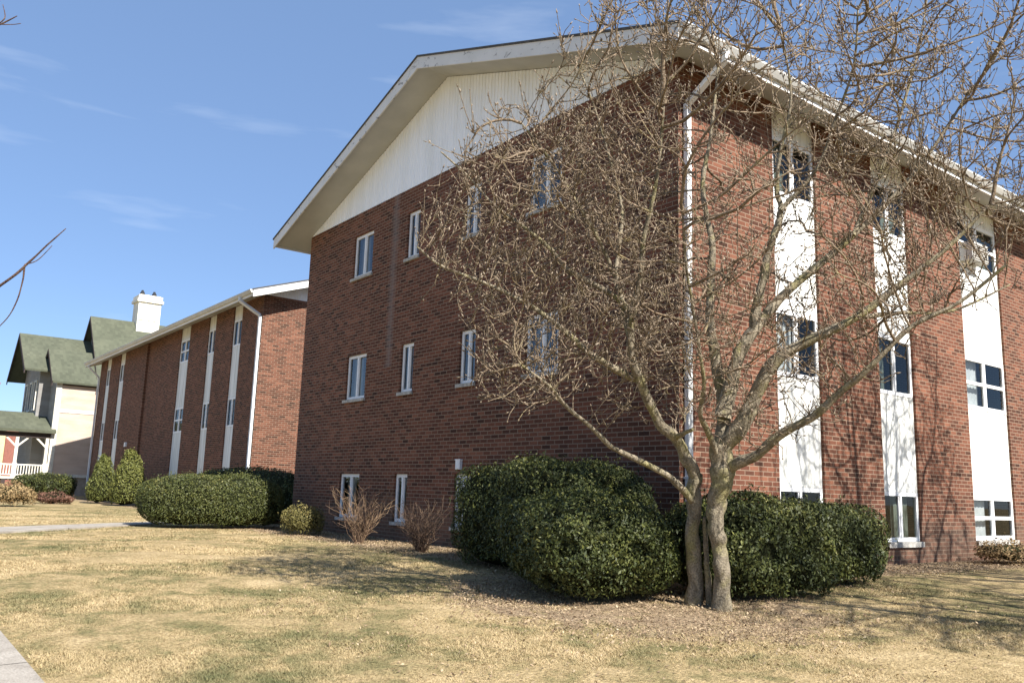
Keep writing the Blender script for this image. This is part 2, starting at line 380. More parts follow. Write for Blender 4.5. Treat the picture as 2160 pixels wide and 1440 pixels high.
# ------------------------------------------------------------------ brick buildings
class Frame:
    """a runs along the eaves wall, b across the gable wall, both from one outer corner"""
    def __init__(s, O, ea, eb, z0=0.0): s.O = Vector(O); s.ea = Vector(ea); s.eb = Vector(eb); s.z0 = z0
    def p(s, a, b, z): return s.O + s.ea * a + s.eb * b + Vector((0, 0, z + s.z0))
def wall_sheet(b, P, n, us, zs, holes, rec, uoff=0.0, top=None):
    """P(u, z, d) gives a point; rectangular holes with reveals rec deep"""
    us = sorted(set(us + [h[0] for h in holes] + [h[1] for h in holes])); zs = sorted(set(zs + [h[2] for h in holes] + [h[3] for h in holes]))
    for i in range(len(us) - 1):
        for j in range(len(zs) - 1):
            uc, zc = (us[i] + us[i + 1]) / 2, (zs[j] + zs[j + 1]) / 2
            if any(h[0] < uc < h[1] and h[2] < zc < h[3] for h in holes): continue
            q = [(us[i], zs[j]), (us[i + 1], zs[j]), (us[i + 1], zs[j + 1]), (us[i], zs[j + 1])]
            b.quad([P(u, z, 0) for u, z in q], n, [(u + uoff, z) for u, z in q])
    for u0, u1, z0, z1 in holes:
        c = P((u0 + u1) / 2, (z0 + z1) / 2, -rec / 2)
        for (ua, za), (ub, zb) in (((u0, z0), (u0, z1)), ((u1, z0), (u1, z1)), ((u0, z0), (u1, z0)), ((u0, z1), (u1, z1))):
            pts = [P(ua, za, 0), P(ub, zb, 0), P(ub, zb, -rec), P(ua, za, -rec)]
            mid = sum((Vector(x) for x in pts), Vector()) / 4
            if ua == ub: uv = [(ua + uoff, za), (ub + uoff, zb), (ub + uoff + rec, zb), (ua + uoff + rec, za)]
            else: uv = [(ua + uoff, za), (ub + uoff, zb), (ub + uoff, zb + rec), (ua + uoff, za + rec)]
            b.quad(pts, c - mid, uv)
def window(root, P, n, u0, u1, z0, z1, d, kind, curtain=None, sill=True, fr=0.06, label=None, sillw=0.06, glass=None, sillo=0.04):
    """frame with mullion, glass, sill and curtain; d = recess of the frame's face behind the wall"""
    b = MB()
    e = (Vector(P(u1, z0, 0)) - Vector(P(u0, z0, 0))).normalized(); n = Vector(n); k = Vector((0, 0, 1)); th = 0.05
    def bar(ua, ub, za, zb, dd=0.0, t=th): b.box(P(ua, za, -d - t + dd), e * (ub - ua), n * t, k * (zb - za))
    bar(u0, u0 + fr, z0, z1); bar(u1 - fr, u1, z0, z1)
    bar(u0 + fr, u1 - fr, z0, z0 + fr, -0.002); bar(u0 + fr, u1 - fr, z1 - fr, z1, -0.002)
    um = (u0 + u1) / 2; hw = fr * 0.42
    bar(um - hw, um + hw, z0 + fr, z1 - fr, 0.003)
    if kind == 4:
        zm = (z0 + z1) / 2
        bar(u0 + fr, um - hw, zm - hw, zm + hw, 0.0); bar(um + hw, u1 - fr, zm - hw, zm + hw, 0.0)
    # inner sash edge of the sliding leaf
    bar(u0 + fr, u0 + fr + 0.022, z0 + fr, z1 - fr, -0.014, 0.03); bar(um - hw - 0.022, um - hw, z0 + fr, z1 - fr, -0.014, 0.03)
    w = b.build('window', M_FRAME, root)
    if label: w['label'] = label
    g = MB(); g.quad([P(u0 + fr, z0 + fr, -d - 0.036), P(um - hw, z0 + fr, -d - 0.036), P(um - hw, z1 - fr, -d - 0.036), P(u0 + fr, z1 - fr, -d - 0.036)], n)
    g.quad([P(um + hw, z0 + fr, -d - 0.026), P(u1 - fr, z0 + fr, -d - 0.026), P(u1 - fr, z1 - fr, -d - 0.026), P(um + hw, z1 - fr, -d - 0.026)], n)
    g.build('pane', glass or M_GLASS, w)
    if sill:
        sb = MB(); sb.box(P(u0 - sillo, z0 - sillw, -d - 0.03), e * (u1 - u0 + 2 * sillo), n * (d + 0.075), k * (sillw - 0.004)); sb.build('sill', M_SILL, w)
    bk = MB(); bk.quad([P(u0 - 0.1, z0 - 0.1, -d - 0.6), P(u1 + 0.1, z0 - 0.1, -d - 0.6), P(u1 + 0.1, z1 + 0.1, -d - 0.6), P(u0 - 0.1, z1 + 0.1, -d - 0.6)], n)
    bk.build('shade_backing', M_SHADEBACK, w)  # near-black sheet behind the glass, standing in for the room's darkness
    if curtain:
        cm, ca, cb, cz = curtain      # material, from, to (fractions across), lower edge fraction
        c = MB(); nseg = max(6, int((cb - ca) * 26)); wd = u1 - u0; zz0 = z0 + (z1 - z0) * cz
        for i in range(nseg):
            ua = u0 + wd * (ca + (cb - ca) * i / nseg); ub = u0 + wd * (ca + (cb - ca) * (i + 1) / nseg)
            da, db = -d - 0.14 - 0.018 * (i % 2), -d - 0.14 - 0.018 * ((i + 1) % 2)
            c.quad([P(ua, zz0, da), P(ub, zz0, db), P(ub, z1, db), P(ua, z1, da)], n)
        c.build('curtain', cm, w)
    return w
def ribbed(b, P, n, u0, u1, z0, z1, d, pitch=0.1, dep=0.012):
    nn = max(2, int(round((u1 - u0) / pitch))); st = (u1 - u0) / nn
    for i in range(nn):
        a = u0 + i * st; q = [(a, 0), (a + st * 0.62, 0), (a + st * 0.72, -dep), (a + st * 0.90, -dep), (a + st, 0)]
        for (ua, da), (ub, db) in zip(q[:-1], q[1:]):
            z1a, z1b = (z1(ua), z1(ub)) if callable(z1) else (z1, z1)
            b.quad([P(ua, z0, -d + da), P(ub, z0, -d + db), P(ub, z1b, -d + db), P(ua, z1a, -d + da)], n)

ROWS = dict(b1=0.36, t1=1.165, b2=2.79, t2=3.80, b3=5.60, t3=6.54)
HS, EO, RO = 7.05, 0.64, 0.72
def apartment(F, Lg, Wd, columns, gable_windows, mats, root, recess_bays=(), spout=None, peel=M_FASCIA):
    wallm, gabm = mats; SL = 0.335; TH = 0.2
    ztop = lambda b: 7.03 + SL * (min(b, Wd - b) + EO)
    na = -F.eb; nb = -F.ea                                  # outward normals of eaves wall, gable wall
    PL = lambda u, z, d: F.p(u, 0 - d, z)                    # eaves wall
    PG = lambda u, z, d: F.p(0 - d, u, z)                    # gable wall
    REC = 0.10
    # eaves wall: piers between full-height recessed columns
    holes = [(c['u0'], c['u1'], 0.27, HS) for c in columns] + [(r0, r1, -0.3, HS) for r0, r1 in recess_bays]
    b = MB(); wall_sheet(b, PL, na, [0, Lg], [-0.3, HS], holes, REC)
    for c in columns:                                        # brick apron under each column, set a little back
        b.quad([PL(c['u0'], HS - 0.001, -REC), PL(c['u1'], HS - 0.001, -REC), PL(c['u1'], HS + 0.1, -REC), PL(c['u0'], HS + 0.1, -REC)], na, [(0, 0)] * 4)
    for r0, r1 in recess_bays:
        q = [(r0, -0.3), (r1, -0.3), (r1, HS), (r0, HS)]; b.quad([PL(u, z, -REC) for u, z in q], na, q)
    b.build('long_wall', wallm, root)
    # gable wall with real openings, far gable and back wall
    gh = [(g['u0'], g['u1'], g['z0'], g['z1']) for g in gable_windows]
    b = MB(); wall_sheet(b, PG, nb, [0, Wd], [-0.3, HS], gh, 0.09, uoff=0.103)
    b.build('gable_wall', gabm, root)
    b = MB()
    q = [(0, -0.3), (Wd, -0.3), (Wd, HS), (Wd / 2, ztop(Wd / 2) - TH), (0, HS)]
    b.quad([F.p(Lg, u, z) for u, z in q], F.ea, q)
    q = [(0, -0.3), (Lg, -0.3), (Lg, HS), (0, HS)]; b.quad([F.p(u, Wd, z) for u, z in q], F.eb, q)
    b.build('rear_wall', wallm, root)
    # white ribbed gable siding
    b = MB(); zu = lambda u: max(HS, ztop(u) - TH - 0.01)
    half = Wd / 2
    ribbed(b, PG, nb, 0.05, half, HS, zu, -0.012, 0.1); ribbed(b, PG, nb, half, Wd - 0.05, HS, zu, -0.012, 0.1)
    b.build('gable_siding', M_SIDING, root)
    # roof
    r = MB(); Rr = RO + 0.02
    for e in (-EO - 0.03, Wd + EO + 0.03):
        zt, zr = ztop(e), ztop(half); a0, a1 = -Rr, Lg + Rr
        for dz in (0, -0.035): r.quad([F.p(a0, e, zt + dz), F.p(a1, e, zt + dz), F.p(a1, half, zr + dz), F.p(a0, half, zr + dz)], (0, 0, 1 if dz == 0 else -1))
        for a in (a0, a1): r.quad([F.p(a, e, zt), F.p(a, half, zr), F.p(a, half, zr - 0.035), F.p(a, e, zt - 0.035)])
        r.quad([F.p(a0, e, zt), F.p(a1, e, zt), F.p(a1, e, zt - 0.035), F.p(a0, e, zt - 0.035)])
    roof = r.build('roof', M_SHINGLE, root)
    f = MB()
    for e in (-EO, Wd + EO):                                # rake boards on both gables
        for a, s in ((-RO, 1), (Lg + RO, -1)):
            p0, p1 = F.p(a, e, ztop(e) - 0.037), F.p(a, half, ztop(half) - 0.037); t = F.ea * (0.03 * s); dz = Vector((0, 0, -0.235))
            for off in (Vector(), t): f.quad([p0 + off, p1 + off, p1 + dz + off, p0 + dz + off])
            f.quad([p0 + dz, p1 + dz, p1 + dz + t, p0 + dz + t]); f.quad([p0, p0 + dz, p0 + dz + t, p0 + t])
    for e, s in ((-EO, 1), (Wd + EO, -1)):                  # eaves boards
        z = ztop(e) - 0.04; f.box(F.p(-RO + 0.03, e, z - 0.19), F.ea * (Lg + 2 * RO - 0.06), F.eb * (0.03 * s), Vector((0, 0, 0.185)))
    f.build('fascia', peel, roof)
    so = MB()
    for e in (-EO + 0.03, Wd + EO - 0.03):
        zt, zr = ztop(e) - TH, ztop(half) - TH
        so.quad([F.p(-RO + 0.03, e, zt), F.p(Lg + RO - 0.03, e, zt), F.p(Lg + RO - 0.03, half, zr), F.p(-RO + 0.03, half, zr)], (0, 0, -1))
    so.build('soffit', M_SOFFIT, roof)
    gt = MB(); e = -EO                                        # open gutter along the eaves
    z = ztop(e) - 0.035; prof = [(0, 0.0), (0, -0.11), (0.055, -0.115), (0.085, -0.07), (0.11, -0.03), (0.11, 0.0), (0.095, 0.0), (0.09, -0.03), (0.05, -0.1)]
    for (x0, y0), (x1, y1) in zip(prof[:-1], prof[1:]):
        gt.quad([F.p(-RO + 0.02, e - x0, z + y0), F.p(Lg + RO, e - x0, z + y0), F.p(Lg + RO, e - x1, z + y1), F.p(-RO + 0.02, e - x1, z + y1)])
    for a in (-RO + 0.02, Lg + RO): gt.quad([F.p(a, e - x, z + y) for x, y in prof[:6]])
    gut = gt.build('gutter', M_GUTTER, roof)
    # windows and panels of the columns
    for c in columns:
        d = REC - 0.06; u0, u1 = c['u0'] + 0.004, c['u1'] - 0.004
        rows = [(ROWS['b1'], ROWS['t1'], 0), (ROWS['b2'], ROWS['t2'], 1), (ROWS['b3'], ROWS['t3'], 2)]
        for z0, z1, k in rows:
            window(root, PL, na, u0, u1, z0, z1, d, c['kind'], c['cur'][k], sill=(k == 0), sillo=-0.002, fr=0.075 if c['kind'] == 4 else 0.065, sillw=0.09, glass=M_GLASSD)
        for z0, z1 in ((ROWS['t1'] + 0.003, ROWS['b2'] - 0.003), (ROWS['t2'] + 0.003, ROWS['b3'] - 0.003), (ROWS['t3'] + 0.003, HS + 0.02)):
            p = MB(); ribbed(p, PL, na, u0 + 0.05, u1 - 0.05, z0, z1, d + 0.01, 0.11 if c['kind'] == 4 else 0.3, 0.008)
            e_ = F.ea; nn = na
            for ua in (u0, u1 - 0.05): p.box(PL(ua, z0, -d - 0.045), e_ * 0.05, nn * 0.042, Vector((0, 0, z1 - z0)))
            p.box(PL(u0 + 0.05, z0, -d - 0.045), e_ * (u1 - u0 - 0.1), nn * 0.044, Vector((0, 0, 0.035)))
            p.build('spandrel_panel', M_PANEL, root)
    for g in gable_windows:
        window(root, PG, nb, g['u0'] + 0.003, g['u1'] - 0.003, g['z0'] + 0.003, g['z1'] - 0.003, 0.045, 2, g.get('cur'), fr=0.062, sillw=0.065)
    # downspout: outlet under the gutter, elbow back to the wall, straight drop
    if spout:
        a_out, a_wall, w = spout
        p = MB(); zz = z - 0.1
        pts = [F.p(a_out, -EO - 0.055, zz), F.p(a_out, -EO - 0.055, zz - 0.12), F.p(a_wall, -0.06, zz - 0.55), F.p(a_wall, -0.06, 0.12), F.p(a_wall + 0.03, -0.24, 0.04)]
        for q0, q1 in zip(pts[:-1], pts[1:]):
            p.beam(q0, q1, w, w * 0.8, (F.eb.x, F.eb.y, 0.01))
        for zb in (1.2, 3.3, 5.4): p.box(F.p(a_wall - w / 2 - 0.012, -0.06 - w * 0.42, zb), F.ea * (w + 0.024), F.eb * (w * 0.85 + 0.01), Vector((0, 0, 0.03)))
        p.build('downspout', M_SPOUT, gut)

GW = []
us = {'A': (8.70, 9.59), 'B': (6.77, 7.25), 'C': (4.68, 5.17), 'D': (2.45, 3.27)}
for k, (u0, u1) in us.items():
    for z0, z1, r in ((0.34, 1.25, 1), (2.83, 3.80, 2), (5.55, 6.53, 3)):
        # curtain covers the half seen on the left of each window (u runs right to left)
        GW.append(dict(u0=u0, u1=u1, z0=z0, z1=z1, cur=(M_CURT_G, 0.5, 1.0, 0.0) if k in 'AD' else None))
col_main = [dict(u0=2.14, u1=3.265, kind=2, cur=[None, (M_CURT_G, 0.0, 0.55, 0.0), (M_CURT_S, 0.0, 0.5, 0.0)]),
            dict(u0=4.96, u1=6.10, kind=2, cur=[(M_CURT_S, 0.42, 0.9, 0.0), (M_CURT_S, 0.0, 0.4, 0.0), (M_CURT_S, 0.5, 0.95, 0)]),
            dict(u0=8.05, u1=9.76, kind=4, cur=[(M_CURT_G, 0.0, 0.5, 0.0), (M_CURT_G, 0.0, 0.48, 0.0), (M_CURT_S, 0.5, 1.0, 0.0)]),
            dict(u0=16.2, u1=17.9, kind=4, cur=[None, None, None]), dict(u0=19.8, u1=20.9, kind=2, cur=[None, None, None])]
main = thing('brick_building', (0, 0, 0), 'large three storey dark red brick apartment block with white gable siding, behind the bare tree', 'building')
apartment(Frame((0, 0, 0), (0, 1, 0), (-1, 0, 0)), 24.0, 11.96, col_main, GW, (M_BRICK, M_BRICKG), main, recess_bays=[(11.3, 14.3)], spout=(0.16, 0.12, 0.085))
vb = MB(); vb.box((-5.08, -0.05, 1.33), (0.14, 0, 0), (0, 0.052, 0), (0, 0, 0.17)); vb.box((-5.09, -0.06, 1.485), (0.16, 0, 0), (0, 0.062, 0), (0, 0, 0.02))
vb.box((-5.065, -0.056, 1.35), (0.11, 0, 0), (0, 0.01, 0), (0, 0, 0.11))
vb.build('wall_vent', M_FRAME, main)
ac = thing('air_conditioner', (0.0, 8.55, 5.66), 'beige air conditioner box jutting from the top four paned window near the right edge', 'air conditioner')
b = MB(); b.abox(-0.04, 0.2, 8.17, 8.84, 5.665, 6.03); b.build('case', M_SOFFIT, ac)
b = MB()
for k in range(7): b.abox(0.2, 0.212, 8.2, 8.81, 5.69 + k * 0.047, 5.71 + k * 0.047)
b.build('grille', M_CONC, ac)
col_far = [dict(u0=1.88, u1=2.72, kind=2, cur=[None, None, (M_CURT_G, 0.0, 0.4, 0.0)]), dict(u0=4.55, u1=5.36, kind=2, cur=[None, None, None]),
           dict(u0=7.55, u1=8.76, kind=4, cur=[None, None, None]),
           dict(u0=17.5, u1=18.45, kind=2, cur=[None, None, None]), dict(u0=20.3, u1=21.2, kind=2, cur=[None, None, None])]
far = thing('brick_building', (-19.46, 1.78, 0.08), 'smaller far brick wing with white window strips, left of the large block', 'building')
apartment(Frame((-19.46, 1.78, 0.0), (-1, 0, 0), (0, 1, 0), 0.09), 22.5, 11.96, col_far, [], (M_BRICKF, M_BRICKF), far, recess_bays=[(11.3, 13.7)], spout=(0.3, 0.08, 0.10), peel=M_FASCIA2)
dp = MB(); dp.beam((-41.85, 1.7, 6.3), (-41.85, 1.7, 0.2), 0.1, 0.08, (0, 1, 0)); dp.beam((-41.85, 1.1, 6.85), (-41.85, 1.7, 6.3), 0.1, 0.08); dp.build('downspout', M_SPOUT, far)
vb = MB(); vb.box((-35.2, 1.70, 2.5), (0.22, 0, 0), (0, 0.08, 0), (0, 0, 0.2)); vb.build('wall_light', M_FRAME, far)

# ------------------------------------------------------------------ victorian house
def clap_mat(name, base, pitch=0.13):
    mm, t, b = mat(name, base, 0.75, 0.25)
    sp = N(t, 'ShaderNodeSeparateXYZ'); t.links.new(pos(t), sp.inputs[0])
    fr = math_(t, 'FRACT', math_(t, 'DIVIDE', sp.outputs[2], pitch))
    g = noise(t, 0.8, 4, scaled(t, pos(t), (1, 1, 4)))
    c = mixc(t, 1.0, base, ramp(t, g, [(0.3, (0.84, 0.8, 0.77)), (0.7, (1.08, 1.08, 1.08))]), 'MULTIPLY')
    t.links.new(c, b.inputs['Base Color']); bump(t, b, fr, 0.7, 0.02); return mm
M_CLAP = clap_mat('pinkish_clapboard', (0.57, 0.455, 0.365))
M_CLAPSHADE = clap_mat('shade_toned_clapboard', (0.27, 0.265, 0.25))  # clapboard greyed and darkened, the shade on the fronts put into its colour
def shingle(name, base):
    mm, t, b = mat(name, rough=0.9, spec=0.2); p = pos(t); sp = N(t, 'ShaderNodeSeparateXYZ'); t.links.new(p, sp.inputs[0])
    row = math_(t, 'DIVIDE', sp.outputs[2], 0.15); cb = N(t, 'ShaderNodeCombineXYZ'); t.links.new(math_(t, 'FLOOR', row), cb.inputs[0]); t.links.new(math_(t, 'FLOOR', math_(t, 'DIVIDE', sp.outputs[1], 0.16)), cb.inputs[1])
    wn = N(t, 'ShaderNodeTexWhiteNoise', noise_dimensions='2D'); t.links.new(cb.outputs[0], wn.inputs[0])
    c = mixc(t, 1.0, base, ramp(t, wn.outputs['Value'], [(0, (0.88, 0.88, 0.88)), (1, (1.12, 1.12, 1.1))]), 'MULTIPLY')
    c = mixc(t, 1.0, c, ramp(t, noise(t, 0.7, 4), [(0.3, (0.85, 0.85, 0.83)), (0.7, (1.15, 1.12, 1.1))]), 'MULTIPLY')
    t.links.new(c, b.inputs['Base Color']); bump(t, b, math_(t, 'FRACT', row), 0.5, 0.03); return mm
M_GREEN = shingle('green_shingle', (0.092, 0.1, 0.07))
M_BARGE = plain('dark_brown_trim', (0.06, 0.045, 0.04), 0.8, 0.2)
M_TRIM = plain('cream_trim', (0.66, 0.62, 0.52), 0.6, 0.3)
M_CHIM = plain('white_rendered_chimney', (0.8, 0.76, 0.64), 0.8, 0.2, 3, 0.93, 1.05)
M_IRON = plain('dark_iron', (0.03, 0.03, 0.032), 0.6, 0.3)
M_STONE = plain('tan_foundation_stone', (0.36, 0.29, 0.22), 0.9, 0.2, 5, 0.7, 1.2)
M_REDDOOR = plain('red_brick_painted', (0.24, 0.1, 0.075), 0.8, 0.2)
M_YEL = plain('yellow_wall_paint', (0.62, 0.5, 0.28), 0.8, 0.2)
HX = -47.5
house = thing('victorian_house', (HX, 0.7, 0), 'green roofed clapboard house with tall white chimney at the far left', 'house')
def gable_vol(x0, x1, y0, y1, z0, zeave, xr, zr, wallE, wallS, roofm, over=0.45, rake=0.35):
    for x, n in ((x0, (-1, 0, 0)), (x1, (1, 0, 0))):
        b = MB(); b.quad([(x, y0, z0), (x, y1, z0), (x, y1, zeave), (x, y0, zeave)], n); b.build('side_wall', wallE, house)
    for y, n in ((y0, (0, -1, 0)), (y1, (0, 1, 0))):
        b = MB(); b.quad([(x0, y, z0), (x1, y, z0), (x1, y, zeave), (xr, y, zr - 0.12), (x0, y, zeave)], n); b.build('gable_wall', wallS, house)
    r = MB(); t = 0.12
    for xe in (x0, x1):
        s = (zr - zeave) / abs(xr - xe); xo = xe + (over if xe > xr else -over); zo = zeave - s * over + 0.1; zR = zr + 0.1
        ya, yb = y0 - rake, y1 + rake
        r.quad([(xo, ya, zo), (xo, yb, zo), (xr, yb, zR), (xr, ya, zR)], (0, 0, 1)); r.quad([(xo, ya, zo - t), (xo, yb, zo - t), (xr, yb, zR - t), (xr, ya, zR - t)], (0, 0, -1))
        r.quad([(xo, ya, zo), (xo, yb, zo), (xo, yb, zo - t), (xo, ya, zo - t)]); r.quad([(xo, yb, zo), (xr, yb, zR), (xr, yb, zR - t), (xo, yb, zo - t)])
    ro = r.build('roof', roofm, house)
    g = MB()
    for xe in (x0, x1):
        s = (zr - zeave) / abs(xr - xe); xo = xe + (over if xe > xr else -over); zo = zeave - s * over + 0.1; zR = zr + 0.1
        p, q = Vector((xo, y0 - rake - 0.02, zo - 0.16)), Vector((xr, y0 - rake - 0.02, zR - 0.16)); g.beam(p, q, 0.04, 0.34, (0, 1, 0)) if False else g.box(p - Vector((0, 0, 0.14)), q - p, (0, 0.05, 0), (0, 0, 0.28))
    g.build('bargeboard', M_BARGE, ro)
    return ro
gable_vol(-54.8, -49.6, 0.1, 9.0, 1.04, 7.6, -52.6, 9.65, M_CLAPSHADE, M_CLAPSHADE, M_GREEN, over=0.7, rake=0.95)          # left cross wing
gable_vol(-52.2, HX, 0.73, 7.0, 1.04, 6.62, -49.7, 8.5, M_CLAP, M_CLAPSHADE, M_GREEN, over=0.3)       # front wing whose east wall is sunlit
roofc = gable_vol(-55.4, HX - 0.1, 3.2, 14.0, 1.04, 6.72, -51.5, 11.1, M_CLAP, M_CLAPSHADE, M_GREEN, over=0.36, rake=0.4)  # tall main roof
b = MB(); b.abox(HX - 0.1, HX + 0.04, 0.69, 0.98, 1.04, 6.5); b.abox(HX, HX + 0.03, 0.98, 12, 4.70, 4.9); b.abox(HX, HX + 0.03, 0.98, 12, 1.04, 1.2); b.build('corner_board', M_TRIM, house)
b = MB(); b.abox(HX + 0.002, HX + 0.05, 0.98, 12, 6.28, 6.6); b.build('frieze_board', M_BARGE, house)
b = MB(); b.abox(-56, HX - 0.05, 0.8, 14, -0.3, 1.04); b.abox(-54.8, -49.7, 0.12, 0.8, -0.3, 1.04); b.build('foundation', M_STONE, house)
b = MB(); b.abox(-52.2, -50.9, 5.45, 6.85, 10.2, 12.55); b.abox(-52.32, -50.78, 5.33, 6.97, 12.5, 12.68); b.abox(-52.26, -50.84, 5.4, 6.9, 12.68, 12.95); b.abox(-52.15, -50.95, 5.5, 6.8, 12.95, 13.0)
for y in (5.5, 6.1): b.abox(-50.9, -50.85, y, y + 0.5, 11.3, 12.2)
ch = b.build('chimney', M_CHIM, roofc)
b = MB()
for y in (5.75, 6.5):
    for k in range(6): b.beam((-51.5 + 0.2 * math.cos(k), y + 0.2 * math.sin(k), 13.0), (-51.5, y + 0.05 * math.cos(k), 13.38), 0.04, 0.04)
    b.tube([(-51.5, y, 13.0), (-51.5, y, 13.22)], 0.15, 8)
b.build('chimney_pot', M_IRON, ch)
for y0, y1, z0, z1, x in ((-0.56, 0, 0, 0, 0),):
    for xa, xb in ((-54.2, -53.3), (-52.5, -51.6), (-50.9, -50.1)):
        b = MB(); b.box((xa, 0.03, 4.9), (xb - xa, 0, 0), (0, 0.08, 0), (0, 0, 0.1)); b.box((xa, 0.03, 6.6), (xb - xa, 0, 0), (0, 0.08, 0), (0, 0, 0.1))
        b.box((xa, 0.03, 5.0), (0.1, 0, 0), (0, 0.08, 0), (0, 0, 1.6)); b.box((xb - 0.1, 0.03, 5.0), (0.1, 0, 0), (0, 0.08, 0), (0, 0, 1.6))
        w = b.build('window', M_TRIM, house)
        b = MB(); b.quad([(xa + 0.1, 0.07, 5.0), (xb - 0.1, 0.07, 5.0), (xb - 0.1, 0.07, 6.6), (xa + 0.1, 0.07, 6.6)], (0, -1, 0)); b.build('pane', M_IRON, w)
# porch: green roof, posts with brackets, railing
b = MB()
y0, y1 = -6.5, 0.9
b.quad([(HX + 0.35, y0, 3.62), (HX + 0.35, y1, 3.62), (-50.2, y1, 4.75), (-50.2, y0, 4.75)], (0, 0, 1)); b.quad([(HX + 0.35, y0, 3.46), (HX + 0.35, y1, 3.46), (-50.2, y1, 4.59), (-50.2, y0, 4.59)], (0, 0, -1))
b.quad([(HX + 0.35, y0, 3.62), (HX + 0.35, y1, 3.62), (HX + 0.35, y1, 3.46), (HX + 0.35, y0, 3.46)]); b.quad([(HX + 0.35, y1, 3.62), (-50.2, y1, 4.75), (-50.2, y1, 4.59), (HX + 0.35, y1, 3.46)])
b.quad([(-50.2, y0, 4.75), (-50.2, y1, 4.75), (-54, y1, 4.75), (-54, y0, 4.75)], (0, 0, 1)); b.quad([(-50.2, y0, 4.59), (-50.2, y1, 4.59), (-54, y1, 4.59), (-54, y0, 4.59)], (0, 0, -1))
pr_ = b.build('porch_roof', M_GREEN, house)
b = MB(); b.abox(HX - 0.1, HX + 0.1, y0, 0.68, 3.2, 3.46); b.build('porch_beam', M_BARGE, house)
for y in (-5.9, -3.4, -0.95, 0.55):
    b = MB(); b.abox(HX - 0.08, HX + 0.08, y - 0.08, y + 0.08, 1.0, 3.2); b.abox(HX - 0.12, HX + 0.12, y - 0.12, y + 0.12, 1.0, 1.75)
    for s in (-1, 1):
        if y == 0.55 and s == 1: continue
        b.beam((HX, y + s * 0.06, 2.7), (HX, y + s * 0.55, 3.18), 0.06, 0.09)
    b.build('porch_post', M_TRIM, house)
b = MB(); b.abox(HX - 0.04, HX + 0.04, -5.9, 0.5, 1.62, 1.7); b.abox(HX - 0.03, HX + 0.03, -5.9, 0.5, 1.08, 1.14)
y = -5.8
while y < 0.45: b.abox(HX - 0.02, HX + 0.02, y, y + 0.05, 1.14, 1.62); y += 0.14
b.build('porch_railing', M_TRIM, house)
b = MB(); b.abox(-54, HX + 0.12, y0, 0.6, 0.88, 1.0); b.build('porch_floor', M_TRIM, house)
b = MB()
for y in (-5, -3.2, -1.4): b.abox(HX - 0.1, HX + 0.1, y - 0.1, y + 0.1, -0.2, 0.88)
b.abox(HX - 0.12, HX + 0.02, y0, 0.6, 0.8, 0.879); b.build('porch_pier', M_BARGE, house)
# neighbouring house glimpsed beyond the porch
nb_ = thing('brick_house', (-78, 0, 0), 'red brick house with yellow wing glimpsed beneath the porch roof at the left edge', 'house')
b = MB(); b.abox(-84, -75, 2.0, 7.0, -0.2, 5.2); b.build('wall', M_REDDOOR, nb_)
b = MB(); b.abox(-83, -75.2, -6, 1.99, -0.2, 4.6); b.build('yellow_wing', M_YEL, nb_)
b = MB(); b.quad([(-84.4, -6.4, 4.65), (-74.7, -6.4, 4.65), (-74.7, 1.0, 6.0), (-84.4, 1.0, 6.0)], (0, 0, 1)); b.quad([(-84.4, 7.4, 5.25), (-74.7, 7.4, 5.25), (-74.7, 1.0, 6.0), (-84.4, 1.0, 6.0)], (0, 0, 1)); rf = b.build('roof', M_SHINGLE, nb_)
b = MB(); b.abox(-76, -75.2, 0.1, 1.0, 5.8, 8.8); b.abox(-76.1, -75.1, 0.0, 1.1, 8.55, 8.7); b.build('chimney', M_REDDOOR, rf)

# ------------------------------------------------------------------ foliage
def leaves(P, Nn, size, aspect, jitter, r):
    """diamond leaves at P with facing Nn; returns V, F"""
    n = len(P)
    d = Nn + r.normal(0, jitter, (n, 3)); d /= np.linalg.norm(d, axis=1, keepdims=True) + 1e-9
    a = r.normal(0, 1, (n, 3)); a -= d * (a * d).sum(1, keepdims=True); a /= np.linalg.norm(a, axis=1, keepdims=True) + 1e-9
    a[:, 2] += 0.25; b = np.cross(d, a)
    L = size * r.uniform(0.6, 1.35, (n, 1)); w = L * aspect
    V = np.stack([P - a * L / 2, P + b * w / 2 + d * L * 0.08, P + a * L / 2, P - b * w / 2 + d * L * 0.08], 1).reshape(-1, 3)
    return V, np.arange(4 * n).reshape(n, 4)
def sq_surface(n, half, e, r, zmin=-0.85):
    """random points and normals on a superellipsoid, about uniform"""
    d = r.normal(0, 1, (n * 2, 3)); d /= np.linalg.norm(d, axis=1, keepdims=True)
    h = np.array(half); q = d * h                     # weight towards big faces
    d = q / np.linalg.norm(q, axis=1, keepdims=True)
    s = (np.abs(d / h) ** e).sum(1) ** (-1 / e)
    P = d * s[:, None]; g = np.sign(P) * np.abs(P / h) ** (e - 1) / h
    g /= np.linalg.norm(g, axis=1, keepdims=True)
    k = P[:, 2] > zmin * h[2]
    return P[k][:n], g[k][:n]
def lump(P, amp, sc, ph):
    return amp * (np.sin(P[:, 0] * sc + ph) * np.cos(P[:, 1] * sc * 1.1 + ph * 2) + 0.6 * np.sin(P[:, 2] * sc * 1.7 + P[:, 0] * sc * 0.8 + ph * 3) + 0.5 * np.sin(P[:, 1] * sc * 2.3 + P[:, 2] * sc * 1.9 + ph))
